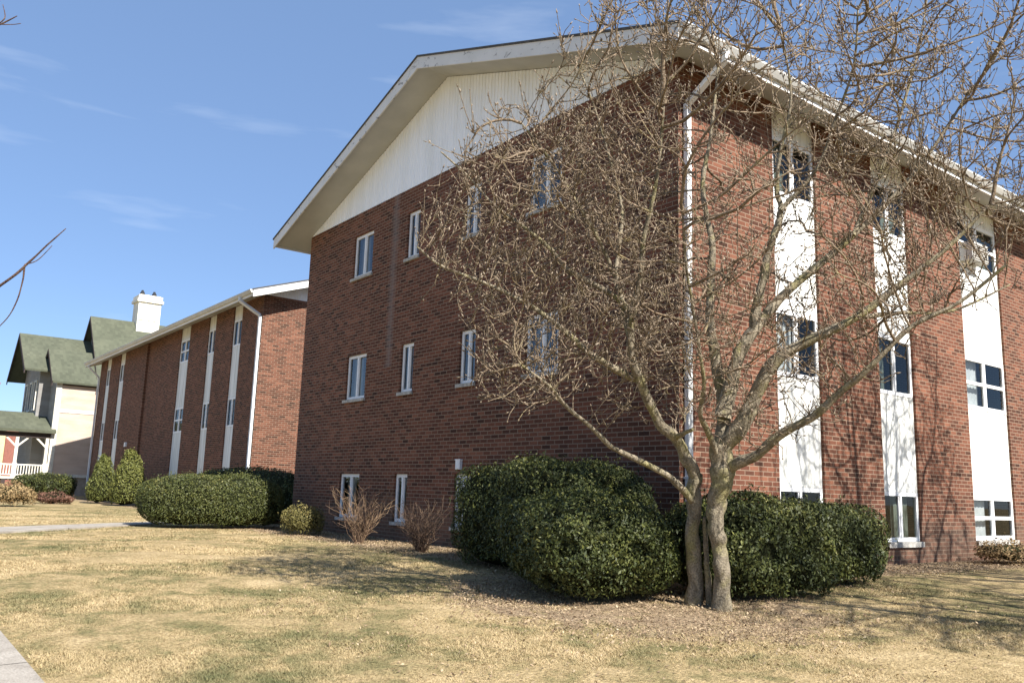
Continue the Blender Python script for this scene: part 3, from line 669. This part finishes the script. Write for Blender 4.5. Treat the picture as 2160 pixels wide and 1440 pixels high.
def shrub(name, c, half, rot, n, leaf, material, label, cat, e=3.2, group=None, cone=0.0, amp=0.035, sc=3.0, seed=1, shell=0.13, jitter=0.75, aspect=0.42, tintb=0.0):
    r = np.random.default_rng(seed)
    P, G = sq_surface(n, half, e, r)
    dep = r.uniform(0, 1, len(P)) ** 1.6 * shell
    off = lump(P, amp, sc, seed)
    tp = (P[:, 2] / half[2] + 1) / 2
    shp = lambda Q, t: Q * np.stack([1 - cone * t, 1 - cone * t, np.ones_like(t)], 1)
    Q = shp(P, tp) + G * (off - dep)[:, None]
    stray = r.uniform(0, 1, len(P)) < 0.07 * (0.4 + 1.2 * np.clip(tp - 0.4, 0, 1)); Q[stray] += G[stray] * r.uniform(0, 0.11, (stray.sum(), 1))
    hole = np.sin(P[:, 0] * 9.1 + seed) * np.sin(P[:, 1] * 8.3 + 2 * seed) * np.sin(P[:, 2] * 10.7 + seed) > 0.42
    Q[hole] -= G[hole] * 0.09
    ca, sa = math.cos(rot), math.sin(rot); Rm = np.array([[ca, -sa, 0], [sa, ca, 0], [0, 0, 1]])
    base = np.array([c[0], c[1], float(gz(c[0], c[1])) + half[2] * 0.93])
    V, F = leaves(Q @ Rm.T + base, G @ Rm.T, leaf, aspect, jitter, r)
    clump = 0.5 + 0.5 * np.sin(P[:, 0] * 5.3 + seed) * np.sin(P[:, 2] * 6.1 + P[:, 1] * 4.7 + seed)
    tint = np.clip(r.beta(2, 2.6, len(P)) * 0.62 + 0.24 * clump + 0.2 * (r.uniform(0, 1, len(P)) < 0.3) * np.clip(tp - 0.3, 0, 1) * 1.6 + tintb, 0, 1)  # some upper leaves tinted lighter: sunlit tops put into the leaf colour
    th = thing(name, (c[0], c[1], float(gz(c[0], c[1]))), label, cat, group)
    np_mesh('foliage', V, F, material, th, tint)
    # woody inside
    nu, nv = 20, 12
    vs = []
    for j in range(nv + 1):
        ph = -PI / 2 + PI * j / nv
        for i in range(nu):
            la = 2 * PI * i / nu; d = np.array([math.cos(ph) * math.cos(la), math.cos(ph) * math.sin(la), math.sin(ph)]) * np.array(half)
            d /= np.linalg.norm(d); s = (np.abs(d / np.array(half)) ** e).sum() ** (-1 / e); vs.append(d * s)
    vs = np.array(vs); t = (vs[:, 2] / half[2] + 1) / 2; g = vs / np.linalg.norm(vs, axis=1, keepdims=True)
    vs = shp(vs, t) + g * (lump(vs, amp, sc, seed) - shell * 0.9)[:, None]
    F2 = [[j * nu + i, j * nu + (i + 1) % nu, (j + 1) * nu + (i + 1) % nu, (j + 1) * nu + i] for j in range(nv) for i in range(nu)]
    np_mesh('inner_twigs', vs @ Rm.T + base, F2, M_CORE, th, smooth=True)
    return th
HG = 'clipped evergreen shrubs round the near corner'
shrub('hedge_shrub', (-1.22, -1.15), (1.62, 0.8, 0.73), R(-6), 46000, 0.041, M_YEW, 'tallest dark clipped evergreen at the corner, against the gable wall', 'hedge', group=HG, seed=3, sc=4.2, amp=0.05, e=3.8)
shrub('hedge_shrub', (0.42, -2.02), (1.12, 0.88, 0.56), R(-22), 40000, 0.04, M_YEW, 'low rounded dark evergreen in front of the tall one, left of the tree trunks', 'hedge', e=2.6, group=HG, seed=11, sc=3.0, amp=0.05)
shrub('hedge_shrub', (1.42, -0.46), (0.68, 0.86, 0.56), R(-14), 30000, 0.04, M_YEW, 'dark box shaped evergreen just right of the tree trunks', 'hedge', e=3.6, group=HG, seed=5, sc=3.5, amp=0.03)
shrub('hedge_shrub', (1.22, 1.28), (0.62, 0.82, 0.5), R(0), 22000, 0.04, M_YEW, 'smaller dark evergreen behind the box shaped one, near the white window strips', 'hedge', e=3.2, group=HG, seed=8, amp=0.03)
shrub('hedge_shrub', (-11.75, -1.95), (0.85, 1.52, 0.6), R(-14), 34000, 0.04, M_YEWW, 'long rounded olive green hedge standing alone on the lawn', 'hedge', e=3.0, seed=21, sc=2.2, amp=0.03)
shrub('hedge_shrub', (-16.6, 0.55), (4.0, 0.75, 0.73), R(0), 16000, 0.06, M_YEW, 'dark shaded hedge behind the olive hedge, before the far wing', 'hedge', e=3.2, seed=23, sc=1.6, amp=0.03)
shrub('round_bush', (-8.95, -1.05), (0.40, 0.42, 0.30), 0, 5000, 0.04, M_BUSHY, 'small round bronze green bush beside the olive hedge', 'bush', e=2.4, seed=31, sc=6, amp=0.03, shell=0.16)
CG = 'cone shaped evergreens before the far wing'
shrub('cone_shrub', (-31.4, 0.1), (0.78, 0.78, 1.04), 0, 7000, 0.075, M_LIME, 'shorter rust tinged cone shaped evergreen, left of the pair', 'shrub', e=2.3, group=CG, cone=0.72, seed=41, sc=3.5, amp=0.04, tintb=-0.12)
shrub('cone_shrub', (-28.2, 0.35), (0.86, 0.86, 1.12), 0, 8000, 0.075, M_LIME, 'taller yellow green cone shaped evergreen, right of the pair', 'shrub', e=2.3, group=CG, cone=0.66, seed=43, sc=3.2, amp=0.04, tintb=0.06)
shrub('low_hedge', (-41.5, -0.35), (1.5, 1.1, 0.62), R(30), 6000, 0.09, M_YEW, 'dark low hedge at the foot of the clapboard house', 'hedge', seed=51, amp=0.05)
shrub('dry_bush', (-25.6, -4.05), (0.75, 0.85, 0.42), 0, 5000, 0.07, M_TAN, 'tan dry bush at the left edge of the lawn', 'bush', e=2.2, seed=53, amp=0.08, sc=4, shell=0.25)
shrub('dry_bush', (-29.8, -1.9), (0.6, 0.75, 0.22), 0, 3000, 0.07, M_RUST, 'low rust brown bush near the cone shaped evergreens', 'bush', e=2.2, seed=55, amp=0.06, sc=4)
shrub('dry_bush', (-26.6, 0.8), (0.7, 0.5, 0.26), 0, 2500, 0.07, M_YEWW, 'low green bush right of the taller cone evergreen', 'bush', e=2.4, seed=57, amp=0.05, sc=4)
shrub('dry_bush', (0.62, 7.9), (0.42, 0.8, 0.2), 0, 3500, 0.05, M_TAN, 'low dry brown bush beneath the four paned window at the long wall', 'bush', e=2.2, seed=59, amp=0.06, sc=6, shell=0.2, tintb=-0.2)

def seg_tubes(P, Q, rp, rq, k=4):
    """frusta between arrays of points"""
    d = Q - P; L = np.linalg.norm(d, axis=1, keepdims=True) + 1e-9; d = d / L
    ref = np.where(np.abs(d[:, 2:3]) < 0.9, np.array([[0, 0, 1.0]]), np.array([[1.0, 0, 0]]))
    a = np.cross(d, ref); a /= np.linalg.norm(a, axis=1, keepdims=True); b = np.cross(d, a)
    ang = np.arange(k) * 2 * PI / k; c, s = np.cos(ang), np.sin(ang)
    ring = a[:, None, :] * c[None, :, None] + b[:, None, :] * s[None, :, None]
    V = np.concatenate([P[:, None, :] + ring * rp[:, None, None], Q[:, None, :] + ring * rq[:, None, None]], 1)
    n = len(P); i = np.arange(n)[:, None] * 2 * k; j = np.arange(k)[None, :]; j2 = (j + 1) % k
    F = np.stack([i + j, i + j2, i + k + j2, i + k + j], -1).reshape(-1, 4)
    return V.reshape(-1, 3), F
def spindles(P, D, L, r):
    """buds: four sided spindles"""
    n = len(P); ref = np.where(np.abs(D[:, 2:3]) < 0.9, np.array([[0, 0, 1.0]]), np.array([[1.0, 0, 0]]))
    a = np.cross(D, ref); a /= np.linalg.norm(a, axis=1, keepdims=True); b = np.cross(D, a)
    m_ = P + D * (L * 0.4)[:, None]; t = P + D * L[:, None]; rr = r[:, None]
    V = np.stack([P, m_ + a * rr, m_ + b * rr, m_ - a * rr, m_ - b * rr, t], 1).reshape(-1, 3)
    f = np.array([[0, 2, 1], [0, 3, 2], [0, 4, 3], [0, 1, 4], [5, 1, 2], [5, 2, 3], [5, 3, 4], [5, 4, 1]])
    F = (np.arange(n)[:, None, None] * 6 + f[None]).reshape(-1, 3); return V, F
def catmull(pts, rad, sub=6):
    P = [Vector(p) for p in pts]; out, rr = [], []
    for i in range(len(P) - 1):
        p0, p1, p2, p3 = P[max(i - 1, 0)], P[i], P[i + 1], P[min(i + 2, len(P) - 1)]
        for s in range(sub):
            t = s / sub; out.append(0.5 * ((2 * p1) + (p2 - p0) * t + (2 * p0 - 5 * p1 + 4 * p2 - p3) * t * t + (3 * p1 - p0 - 3 * p2 + p3) * t ** 3)); rr.append(rad[i] + (rad[i + 1] - rad[i]) * t)
    out.append(P[-1]); rr.append(rad[-1]); return out, rr
def grow(seeds, attr, step=0.13, infl=0.75, kill=0.2, iters=90, up=0.12, r=None):
    """space colonisation from seed points; returns nodes, parents"""
    nodes = [np.array(s) for s in seeds]; dirs = [np.zeros(3)] * len(nodes); par = [-1] * len(nodes); live = np.ones(len(attr), bool); A = np.array(attr); nch = [0] * len(nodes)
    for it in range(iters):
        kd = kdtree.KDTree(len(nodes))
        for i, p in enumerate(nodes): kd.insert(p, i)
        kd.balance(); acc = {}
        idx = np.nonzero(live)[0]
        for i in idx:
            co, j, dist = kd.find(A[i])
            if dist < kill: live[i] = False
            elif dist < infl + 0.35 * (it < 12): acc.setdefault(j, []).append(A[i] - nodes[j])
        if not acc: break
        add = 0
        for j, ds in acc.items():
            if nch[j] > 3: continue
            v = np.sum([d / (np.linalg.norm(d) + 1e-6) for d in ds], 0); v /= np.linalg.norm(v) + 1e-6
            v = v + r.normal(0, 0.12, 3) + dirs[j] * 0.75; v[2] += up; v /= np.linalg.norm(v)
            nodes.append(nodes[j] + v * step); par.append(j); dirs.append(v); nch[j] += 1; nch.append(0); add += 1
        if not add: break
    return np.array(nodes), np.array(par)
def bare_tree(name, loc, label, cat, stems, limbs, attr, seed, spur=1.0, bark_m=M_BARK, twig_m=M_TWIG, tipr=0.0035, budsize=1.0, step=0.13, infl=0.75, kill=0.2, group=None, spur_len=1.0, whips=0.6, up=0.12):
    r = np.random.default_rng(seed)
    th = thing(name, loc, label, cat, group)
    seeds = []
    def tube_part(nm, pts, rad, sub, k):
        P, rr = catmull(pts, rad, sub)
        nn = len(P); ph = r.uniform(0, 6.28, 6)
        P2 = [p + Vector([math.sin(i * 0.55 + ph[0]) + 0.5 * math.sin(i * 1.3 + ph[1]), math.sin(i * 0.6 + ph[2]) + 0.5 * math.sin(i * 1.2 + ph[3]), 0]) * min(0.012, q * 0.13) for i, (p, q) in enumerate(zip(P, rr))]
        rr2 = [q * (1 + 0.06 * math.sin(i * 0.7 + ph[4]) + 0.04 * math.sin(i * 1.7 + ph[5])) for i, q in enumerate(rr)]
        mb = MB(); mb.tube(P2, rr2, k); mb.build(nm, bark_m, th, smooth=True); return P
    for pts, rad in stems: tube_part('trunk', pts, rad, 7, 12)
    for pts, rad in limbs:
        P = tube_part('branch', pts, rad, 6, 8)
        for p in P[5:]: seeds.append(np.array(p))
    seeds = seeds if len(seeds) < 900 else seeds[::2]
    nodes, par = grow(seeds, attr, step, infl, kill, up=up, r=r)
    n = len(nodes); ns = len(seeds); acc = np.zeros(n); ch = np.zeros(n, int)
    for i in range(n - 1, ns - 1, -1):
        if ch[i] == 0: acc[i] = tipr ** 1.75
        acc[par[i]] += acc[i]; ch[par[i]] += 1
    rad = np.clip(acc, tipr ** 1.75, None) ** (1 / 1.75); rad = np.minimum(rad, 0.032)
    ids = np.arange(ns, n); pi = par[ids]
    rp = np.where(pi < ns, rad[ids] * 1.15, np.minimum(rad[pi], rad[ids] * 1.6))
    Vs, Fs = [], []; off = 0
    def put(V, F):
        nonlocal off
        Vs.append(V); Fs.append(F + off); off += len(V)
    put(*seg_tubes(nodes[pi], nodes[ids], rp, rad[ids], 5))
    # straight young shoots, mostly upright, with side buds
    wsrc = np.repeat(ids[rad[ids] < 0.012], r.poisson(whips * 0.35, int((rad[ids] < 0.012).sum())))
    wd = nodes[wsrc] - nodes[par[wsrc]]; wd /= np.linalg.norm(wd, axis=1, keepdims=True) + 1e-9
    wd = wd * 0.6 + r.normal(0, 0.38, wd.shape) + np.array([0, 0, 0.75]); wd /= np.linalg.norm(wd, axis=1, keepdims=True)
    wl = r.uniform(0.12, 0.42, len(wsrc)); wa = nodes[wsrc]; wm = wa + wd * (wl * 0.5)[:, None] + r.normal(0, 0.01, wd.shape); wb = wm + (wd + np.array([0, 0, 0.15])) * (wl * 0.5)[:, None]
    ww = np.full(len(wsrc), tipr)
    put(*seg_tubes(wa, wm, ww * 1.25, ww, 3)); put(*seg_tubes(wm, wb, ww, ww * 0.8, 3))
    # short spurs, curving upward, each ending in a bud
    thin = ids[rad[ids] < 0.014]; cnt = r.poisson(spur, len(thin)); src = np.repeat(thin, cnt); tips = ids[ch[ids] == 0]
    src = np.concatenate([src, tips, tips]); dirn = nodes[src] - nodes[par[src]]; dirn /= np.linalg.norm(dirn, axis=1, keepdims=True) + 1e-9
    d1 = dirn * 0.55 + r.normal(0, 0.62, dirn.shape) + np.array([0, 0, 0.28]); d1 /= np.linalg.norm(d1, axis=1, keepdims=True)
    L1 = r.uniform(0.03, 0.11, len(src)) * spur_len; d2 = d1 + r.normal(0, 0.3, d1.shape) + np.array([0, 0, 0.5]); d2 /= np.linalg.norm(d2, axis=1, keepdims=True); L2 = r.uniform(0.02, 0.09, len(src)) * spur_len
    wt = np.concatenate([r.uniform(0.25, 0.95, len(wsrc)), r.uniform(0.25, 0.95, len(wsrc)), np.ones(len(wsrc))])[:, None]; wo = wa + (wb - wa) * np.zeros((len(wsrc), 1)); wA = np.concatenate([wa, wa, wa]); wB = np.concatenate([wb, wb, wb])
    a = nodes[src] - dirn * r.uniform(0, step * 0.8, (len(src), 1)); b = a + d1 * L1[:, None]; c = b + d2 * L2[:, None]
    w = np.full(len(src), tipr)
    d3 = np.concatenate([wd, wd, wd]) + r.normal(0, 1, (3 * len(wd), 3)) * np.where(wt < 1, 0.55, 0.1); d3 /= np.linalg.norm(d3, axis=1, keepdims=True); p3 = wA + (wB - wA) * wt
    put(*seg_tubes(a, b, w * 1.15, w * 0.95, 3)); put(*seg_tubes(b, c, w * 0.95, w * 0.75, 3))
    crown = np_mesh('crown', np.concatenate(Vs), np.concatenate(Fs), twig_m, th, smooth=False)
    crown['kind'] = 'stuff'
    if budsize > 0:
        db = d2 + r.normal(0, 0.12, d2.shape); db /= np.linalg.norm(db, axis=1, keepdims=True)
        c = np.concatenate([c, p3]); db = np.concatenate([db, d3])
        V, F = spindles(c, db, r.uniform(0.022, 0.046, len(c)) * budsize, r.uniform(0.0045, 0.0085, len(c)) * budsize)
        bd = np_mesh('buds', V, F, M_BUD, th, np.repeat(r.uniform(0, 1, len(c)), 8)); bd['kind'] = 'stuff'
    return th
def limb(px, d0, d1, r0, r1):
    n = len(px); pts, rad = [], []
    for i, (x, y) in enumerate(px):
        t = i / (n - 1); pts.append(at(x, y, d0 + (d1 - d0) * t)); rad.append(r0 + (r1 - r0) * t ** 0.8)
    return pts, rad
def ellip(n, c, h, r, hollow=0.35, zlo=-1.0):
    P = r.normal(0, 1, (n * 3, 3)); P /= np.linalg.norm(P, axis=1, keepdims=True); P *= (hollow + (1 - hollow) * r.uniform(0, 1, (n * 3, 1)) ** 0.55)
    P = P[P[:, 2] > zlo][:n]; return P * np.array(h) + np.array(c)

stems = [(lambda q: (q[0], [0.105, 0.075, 0.07, 0.074, 0.068]))(limb([(1466, 1290), (1464, 1200), (1462, 1100), (1464, 1040), (1466, 1000)], 8.66, 8.62, 1, 1)),
         (lambda q: (q[0], [0.112, 0.078, 0.075, 0.08, 0.092, 0.115, 0.116]))(limb([(1524, 1300), (1522, 1215), (1519, 1160), (1509, 1110), (1512, 1060), (1524, 1000), (1521, 935)], 8.42, 8.5, 1, 1)),
         (lambda q: (q[0], [0.034, 0.03, 0.025, 0.016]))(limb([(1494, 1285), (1493, 1210), (1488, 1150), (1486, 1090)], 8.6, 8.6, 1, 1))]
limbs = [limb([(1466, 1010), (1454, 975), (1425, 925), (1392, 892), (1352, 810), (1333, 754), (1330, 700), (1338, 640), (1350, 587), (1358, 504), (1375, 430), (1392, 330), (1400, 220)], 8.62, 8.1, 0.07, 0.012),
         limb([(1462, 1060), (1440, 1032), (1404, 1000), (1325, 960), (1287, 940), (1246, 900), (1192, 854), (1160, 815), (1100, 770)], 8.62, 7.6, 0.042, 0.010),
         limb([(1425, 925), (1436, 916), (1462, 905)], 8.55, 8.2, 0.03, 0.018),
         limb([(1345, 800), (1300, 780), (1246, 745), (1183, 692), (1120, 645), (1030, 600), (930, 560), (880, 520)], 8.5, 8.0, 0.045, 0.009),
         limb([(1331, 660), (1290, 620), (1196, 567), (1162, 525), (1100, 475), (1040, 430), (985, 370), (930, 320)], 8.45, 8.9, 0.034, 0.008),
         limb([(1329, 705), (1312, 640), (1300, 587), (1305, 520), (1312, 441), (1285, 330), (1255, 230), (1215, 130)], 8.45, 9.3, 0.036, 0.008),
         limb([(1300, 587), (1265, 510), (1225, 441), (1170, 350), (1100, 260)], 8.5, 8.2, 0.024, 0.007),
         limb([(1520, 950), (1527, 870), (1512, 775), (1497, 660), (1502, 520), (1482, 400), (1500, 280), (1515, 140)], 8.5, 9.6, 0.082, 0.010),
         limb([(1521, 945), (1558, 905), (1600, 820), (1642, 754), (1704, 720), (1800, 672), (1900, 600), (2000, 520), (2090, 430)], 8.5, 8.0, 0.1, 0.012),
         limb([(1528, 880), (1558, 746), (1596, 692), (1629, 646), (1690, 590), (1800, 496), (1890, 410), (1970, 310), (2040, 200)], 8.5, 9.0, 0.08, 0.010),
         limb([(1590, 700), (1602, 620), (1614, 567), (1629, 504), (1648, 442), (1638, 400), (1645, 330), (1668, 200), (1645, 60)], 8.6, 8.8, 0.055, 0.009),
         limb([(1530, 1000), (1556, 976), (1600, 957), (1650, 913), (1722, 874), (1776, 823), (1830, 780), (1920, 690), (2020, 640), (2120, 560)], 8.5, 7.4, 0.066, 0.012),
         limb([(1515, 960), (1490, 905), (1478, 870), (1484, 800), (1470, 700), (1450, 580), (1440, 450)], 8.45, 7.6, 0.034, 0.009),
         limb([(1648, 442), (1720, 360), (1760, 260), (1800, 140), (1810, 20)], 8.65, 8.2, 0.026, 0.008),
         limb([(1800, 672), (1890, 660), (2010, 655), (2130, 600)], 8.25, 9.4, 0.028, 0.008),
         limb([(1800, 496), (1850, 380), (1900, 240), (1940, 90), (1960, -40)], 8.75, 9.6, 0.026, 0.008)]
ra = np.random.default_rng(99)
attr = np.concatenate([ellip(2100, at(1540, 400, 8.75), (2.2, 2.2, 2.75), ra, 0.5), ellip(1600, at(1150, 500, 8.3), (1.15, 1.15, 1.35), ra, 0.2), ellip(500, at(1380, 640, 8.2), (0.7, 0.7, 0.9), ra, 0.1),
                       ellip(800, at(1980, 260, 8.6), (1.4, 1.4, 2.0), ra, 0.2), ellip(700, at(1120, 780, 7.9), (0.6, 0.6, 0.45), ra, 0.2)])
# keep the crown clear of the walls and roof
attr = attr[~((attr[:, 0] < 0.25) & (attr[:, 1] > -0.3)) & ~((attr[:, 0] < 1.0) & (attr[:, 1] > -1.0) & (attr[:, 2] > 6.6))]
bare_tree('magnolia_tree', gp(1.72, -1.5), 'leafless multi stemmed tree covered in buds, standing before the brick corner', 'tree', stems, limbs, attr, 17, spur=1.0, step=0.11, infl=0.65, kill=0.145, tipr=0.0042, budsize=1.3, whips=0.95, up=0.32)

# tree just outside the right edge whose branches reach in
def free_limbs(base, fork, n, reach, zt, r0, seed, bias=(0, 0)):
    r = np.random.default_rng(seed); res = []
    for i in range(n):
        an = 2 * PI * (i + r.uniform(-0.3, 0.3)) / n; p = Vector(fork); pts = [p.copy()]; ln = reach * r.uniform(0.75, 1.15)
        for k in range(6):
            t = (k + 1) / 6; pts.append(Vector((fork[0] + (math.cos(an) * ln + bias[0]) * t ** 0.85 + r.normal(0, 0.09), fork[1] + (math.sin(an) * ln + bias[1]) * t ** 0.85 + r.normal(0, 0.09), fork[2] + (zt - fork[2]) * t ** 1.1 * r.uniform(0.85, 1.1))))
        res.append((pts, [r0 * (1 - 0.86 * k / 6) for k in range(7)]))
    return res
b0 = gp(6.4, 4.9)
fl = free_limbs(b0, (6.35, 4.9, 2.6), 8, 2.5, 7.4, 0.075, 4, (-0.5, 0.3))
for dy, dx in ((-0.35, -0.3), (0.55, 0.1)):
    fl.append(([Vector((6.35, 4.9, 2.6)), Vector((6.3 + dx, 4.9 + dy, 4.4)), Vector((6.25 + dx * 1.3, 4.9 + dy * 1.3, 6.2)), Vector((6.2 + dx * 1.3, 4.9 + dy * 1.7, 8.2))], [0.1, 0.085, 0.06, 0.02]))
bare_tree('bare_tree', b0, 'leafless tree at the right edge with branches reaching in before the eaves', 'tree', [([b0 - Vector((0, 0, 0.1)), b0 + Vector((0, 0, 1.0)), Vector((6.35, 4.9, 2.7))], [0.16, 0.13, 0.12])], fl,
          ellip(2200, (5.4, 5.0, 5.7), (3.3, 3.1, 2.7), ra, 0.3), 23, spur=0.8, step=0.14, infl=0.7, kill=0.17, budsize=1.3, whips=1.0, up=0.25, tipr=0.005)
b2 = gp(7.9, 1.3)
fl = free_limbs(b2, (7.9, 1.3, 2.0), 9, 2.2, 6.2, 0.07, 8)
bare_tree('bare_tree', b2, 'leafless tree beyond the right edge casting streaky shade over the near lawn', 'tree', [([b2 - Vector((0, 0, 0.1)), b2 + Vector((0, 0, 1.1)), Vector((7.9, 1.3, 2.1))], [0.15, 0.12, 0.11])], fl,
          ellip(2600, (7.9, 1.2, 4.6), (2.3, 2.8, 2.3), ra, 0.25), 37, spur=0.6, step=0.15, infl=0.7, kill=0.17, tipr=0.0055)
# tree outside the left edge, only a few branch tips reach in
b1 = gp(-3.6, -10.2)
L1 = [([Vector((-3.5, -10.1, 2.2)), at(-420, 900, 8.6), at(-200, 730, 8.2), at(0, 603, 8.0), at(62, 552, 8.0), at(105, 512, 8.0), at(139, 482, 8.0)], [0.05, 0.04, 0.024, 0.013, 0.010, 0.007, 0.004]),
      ([at(52, 560, 8.0), at(48, 590, 8.0), at(36, 634, 8.0), at(14, 672, 8.0), at(-20, 705, 8.0)], [0.009, 0.007, 0.006, 0.005, 0.004]),
      ([at(52, 558, 8.0), at(80, 548, 8.0), at(110, 518, 8.1)], [0.006, 0.004, 0.003]),
      ([Vector((-3.5, -10.1, 2.6)), at(-420, 500, 8.6), at(-200, 200, 8.2), at(-60, 75, 8.0), at(0, 52, 8.0), at(36, 34, 8.0)], [0.05, 0.04, 0.024, 0.012, 0.008, 0.004]),
      ([at(-10, 55, 8.0), at(10, 38, 8.0), at(6, 10, 8.0)], [0.006, 0.005, 0.003]),
      ([at(2, 52, 8.0), at(28, 52, 8.0), at(44, 50, 8.0)], [0.005, 0.004, 0.003]),
      ([Vector((-3.5, -10.1, 2.6)), Vector((-4.2, -11.4, 4.0)), Vector((-4.6, -12.6, 5.6))], [0.05, 0.03, 0.01]),
      ([Vector((-3.5, -10.1, 2.6)), Vector((-5.2, -9.8, 4.2)), Vector((-6.4, -9.9, 5.8))], [0.05, 0.03, 0.01]),
      ([Vector((-3.5, -10.1, 2.6)), Vector((-3.4, -10.9, 4.6)), Vector((-3.1, -11.4, 6.4))], [0.05, 0.03, 0.01])]
bare_tree('bare_tree', b1, 'leafless tree beyond the left edge, only thin reddish branch tips reach into the sky', 'tree', [([b1 - Vector((0, 0, 0.1)), b1 + Vector((0.03, 0.02, 1.2)), Vector((-3.5, -10.1, 2.65))], [0.13, 0.1, 0.08])], L1,
          ellip(350, (-4.6, -11.4, 5.4), (1.6, 1.4, 1.6), ra, 0.2), 29, spur=0.35, twig_m=M_TWIGD, bark_m=M_TWIGD, budsize=0.6)

# twiggy bare shrubs before the gable wall
def twig_shrub(c, h, w, n, seed, label, lo=0.0, hi=1.0):
    r = np.random.default_rng(seed); th = thing('bare_shrub', gp(*c), label, 'shrub', 'bare shrubs before the gable wall')
    base = np.array(gp(*c)); A, B, ra_, rb_, ti = [], [], [], [], []
    for i in range(n):
        an = r.uniform(0, 2 * PI); out_ = r.uniform(0, 1) ** 0.7; p = base + np.array([math.cos(an), math.sin(an), 0]) * 0.08 * r.uniform(0, 1)
        d = np.array([math.cos(an) * out_ * w, math.sin(an) * out_ * w, h * r.uniform(0.55, 1.05)]); k = 5; tn = r.uniform(lo, hi)
        q = p
        for j in range(k):
            q2 = p + d * np.array([((j + 1) / k) ** 1.2] * 2 + [(j + 1) / k]) + r.normal(0, 0.042, 3)
            A.append(q); B.append(q2); rr = 0.006 * (1 - 0.7 * j / k); ra_.append(rr); rb_.append(rr * 0.85); ti.append(tn)
            if j > 0 and r.uniform() < 0.8:
                e = q2 + (d / np.linalg.norm(d) + r.normal(0, 0.6, 3)) * 0.12 * h; A.append(q2); B.append(e); ra_.append(0.0035); rb_.append(0.002); ti.append(np.clip(tn + 0.1, 0, 1))
            q = q2
    V, F = seg_tubes(np.array(A), np.array(B), np.array(ra_), np.array(rb_), 4)
    o = np_mesh('stems', V, F, M_STICK, th, np.repeat(ti, 4)); o['kind'] = 'stuff'
twig_shrub((-6.45, -1.12), 0.92, 0.56, 95, 61, 'taller tan bare twiggy shrub under the leftmost basement window', 0.1, 1.0)
twig_shrub((-4.3, -1.15), 0.72, 0.46, 80, 63, 'shorter dark bare twiggy shrub beside the narrow basement window', 0.05, 0.75)

# ------------------------------------------------------------------ grass and litter
def grass(n):
    r = np.random.default_rng(5)
    x = r.uniform(-24, 6.2, n * 16); y = r.uniform(-7.35, 2.2, n * 16)
    dx, dy = x - CAM[0], y - CAM[1]; dep = dx * FWD[0] + dy * FWD[1]; lat = dx * RGT[0] + dy * RGT[1]
    k = (dep > 3.5) & (np.abs(lat) < dep * 0.72 + 1.0) & (r.uniform(0, 1, len(x)) < np.clip((6.0 / np.maximum(dep, 1)) ** 2, 0, 1))
    inside = ((x < 0.03) & (x > -12.0) & (y > -0.03)) | ((x < -19.4) & (y > 1.7))
    k &= ~inside & (r.uniform(0, 1, len(x)) > bed(x, y) * 1.0)
    # off the path
    px0 = -9.84 + (y + 6.22) * (-12.65 + 9.84) / (-3.18 + 6.22)
    k &= ~((x < px0 + 0.02) & (x > px0 - 1.35) & (y < 0))
    x, y, dep = x[k][:n], y[k][:n], dep[k][:n]; m_ = len(x)
    z = gz(x, y); h = r.uniform(0.007, 0.024, m_) * (1 + 0.35 * np.sin(x * 1.7) * np.sin(y * 2.3)); an = r.uniform(0, 2 * PI, m_); lean = r.uniform(0.4, 2.4, m_)
    wd = np.clip(0.0016 * dep / 5, 0.0016, 0.006) * r.uniform(0.7, 1.4, m_); ca, sa = np.cos(an), np.sin(an); pa = an + PI / 2 + r.normal(0, 0.5, m_)
    o = np.stack([x, y, z - 0.004], 1); s = np.stack([np.cos(pa) * wd, np.sin(pa) * wd, np.zeros(m_)], 1)
    tip = o + np.stack([ca * lean * h, sa * lean * h, h], 1)
    V = np.stack([o - s, o + s, tip], 1).reshape(-1, 3); F = np.arange(3 * m_).reshape(m_, 3)
    o = np_mesh('grass', V, F, M_GRASS, None, r.beta(2, 2, m_))
    tag(o, 'short dormant tan grass covering the lawn', 'grass', kind='stuff')
grass(620000)
def litter(n):
    r = np.random.default_rng(6); x = r.uniform(-13, 4.5, n * 8); y = r.uniform(-5.5, 11, n * 8)
    w = bed(x, y) + 0.06 * (np.hypot(x - 1.6, y + 2.0) < 4.0) + 0.02
    k = (r.uniform(0, 1, len(x)) < w) & ~((x < 0.03) & (y > -0.03)) & ~((y > 1) & (x > 2.2)); x, y = x[k][:n], y[k][:n]
    P = np.stack([x, y, gz(x, y) + r.uniform(0.004, 0.025, len(x))], 1)
    V, F = leaves(P, np.tile([0, 0, 1.0], (len(P), 1)), 0.028, 0.5, 0.35, r)
    tag(np_mesh('leaf_litter', V, F, M_LITTER, None, r.beta(1.6, 1.8, len(P))), 'fallen brown leaves and twigs under the tree and shrubs', 'leaf litter', kind='stuff')
litter(40000)
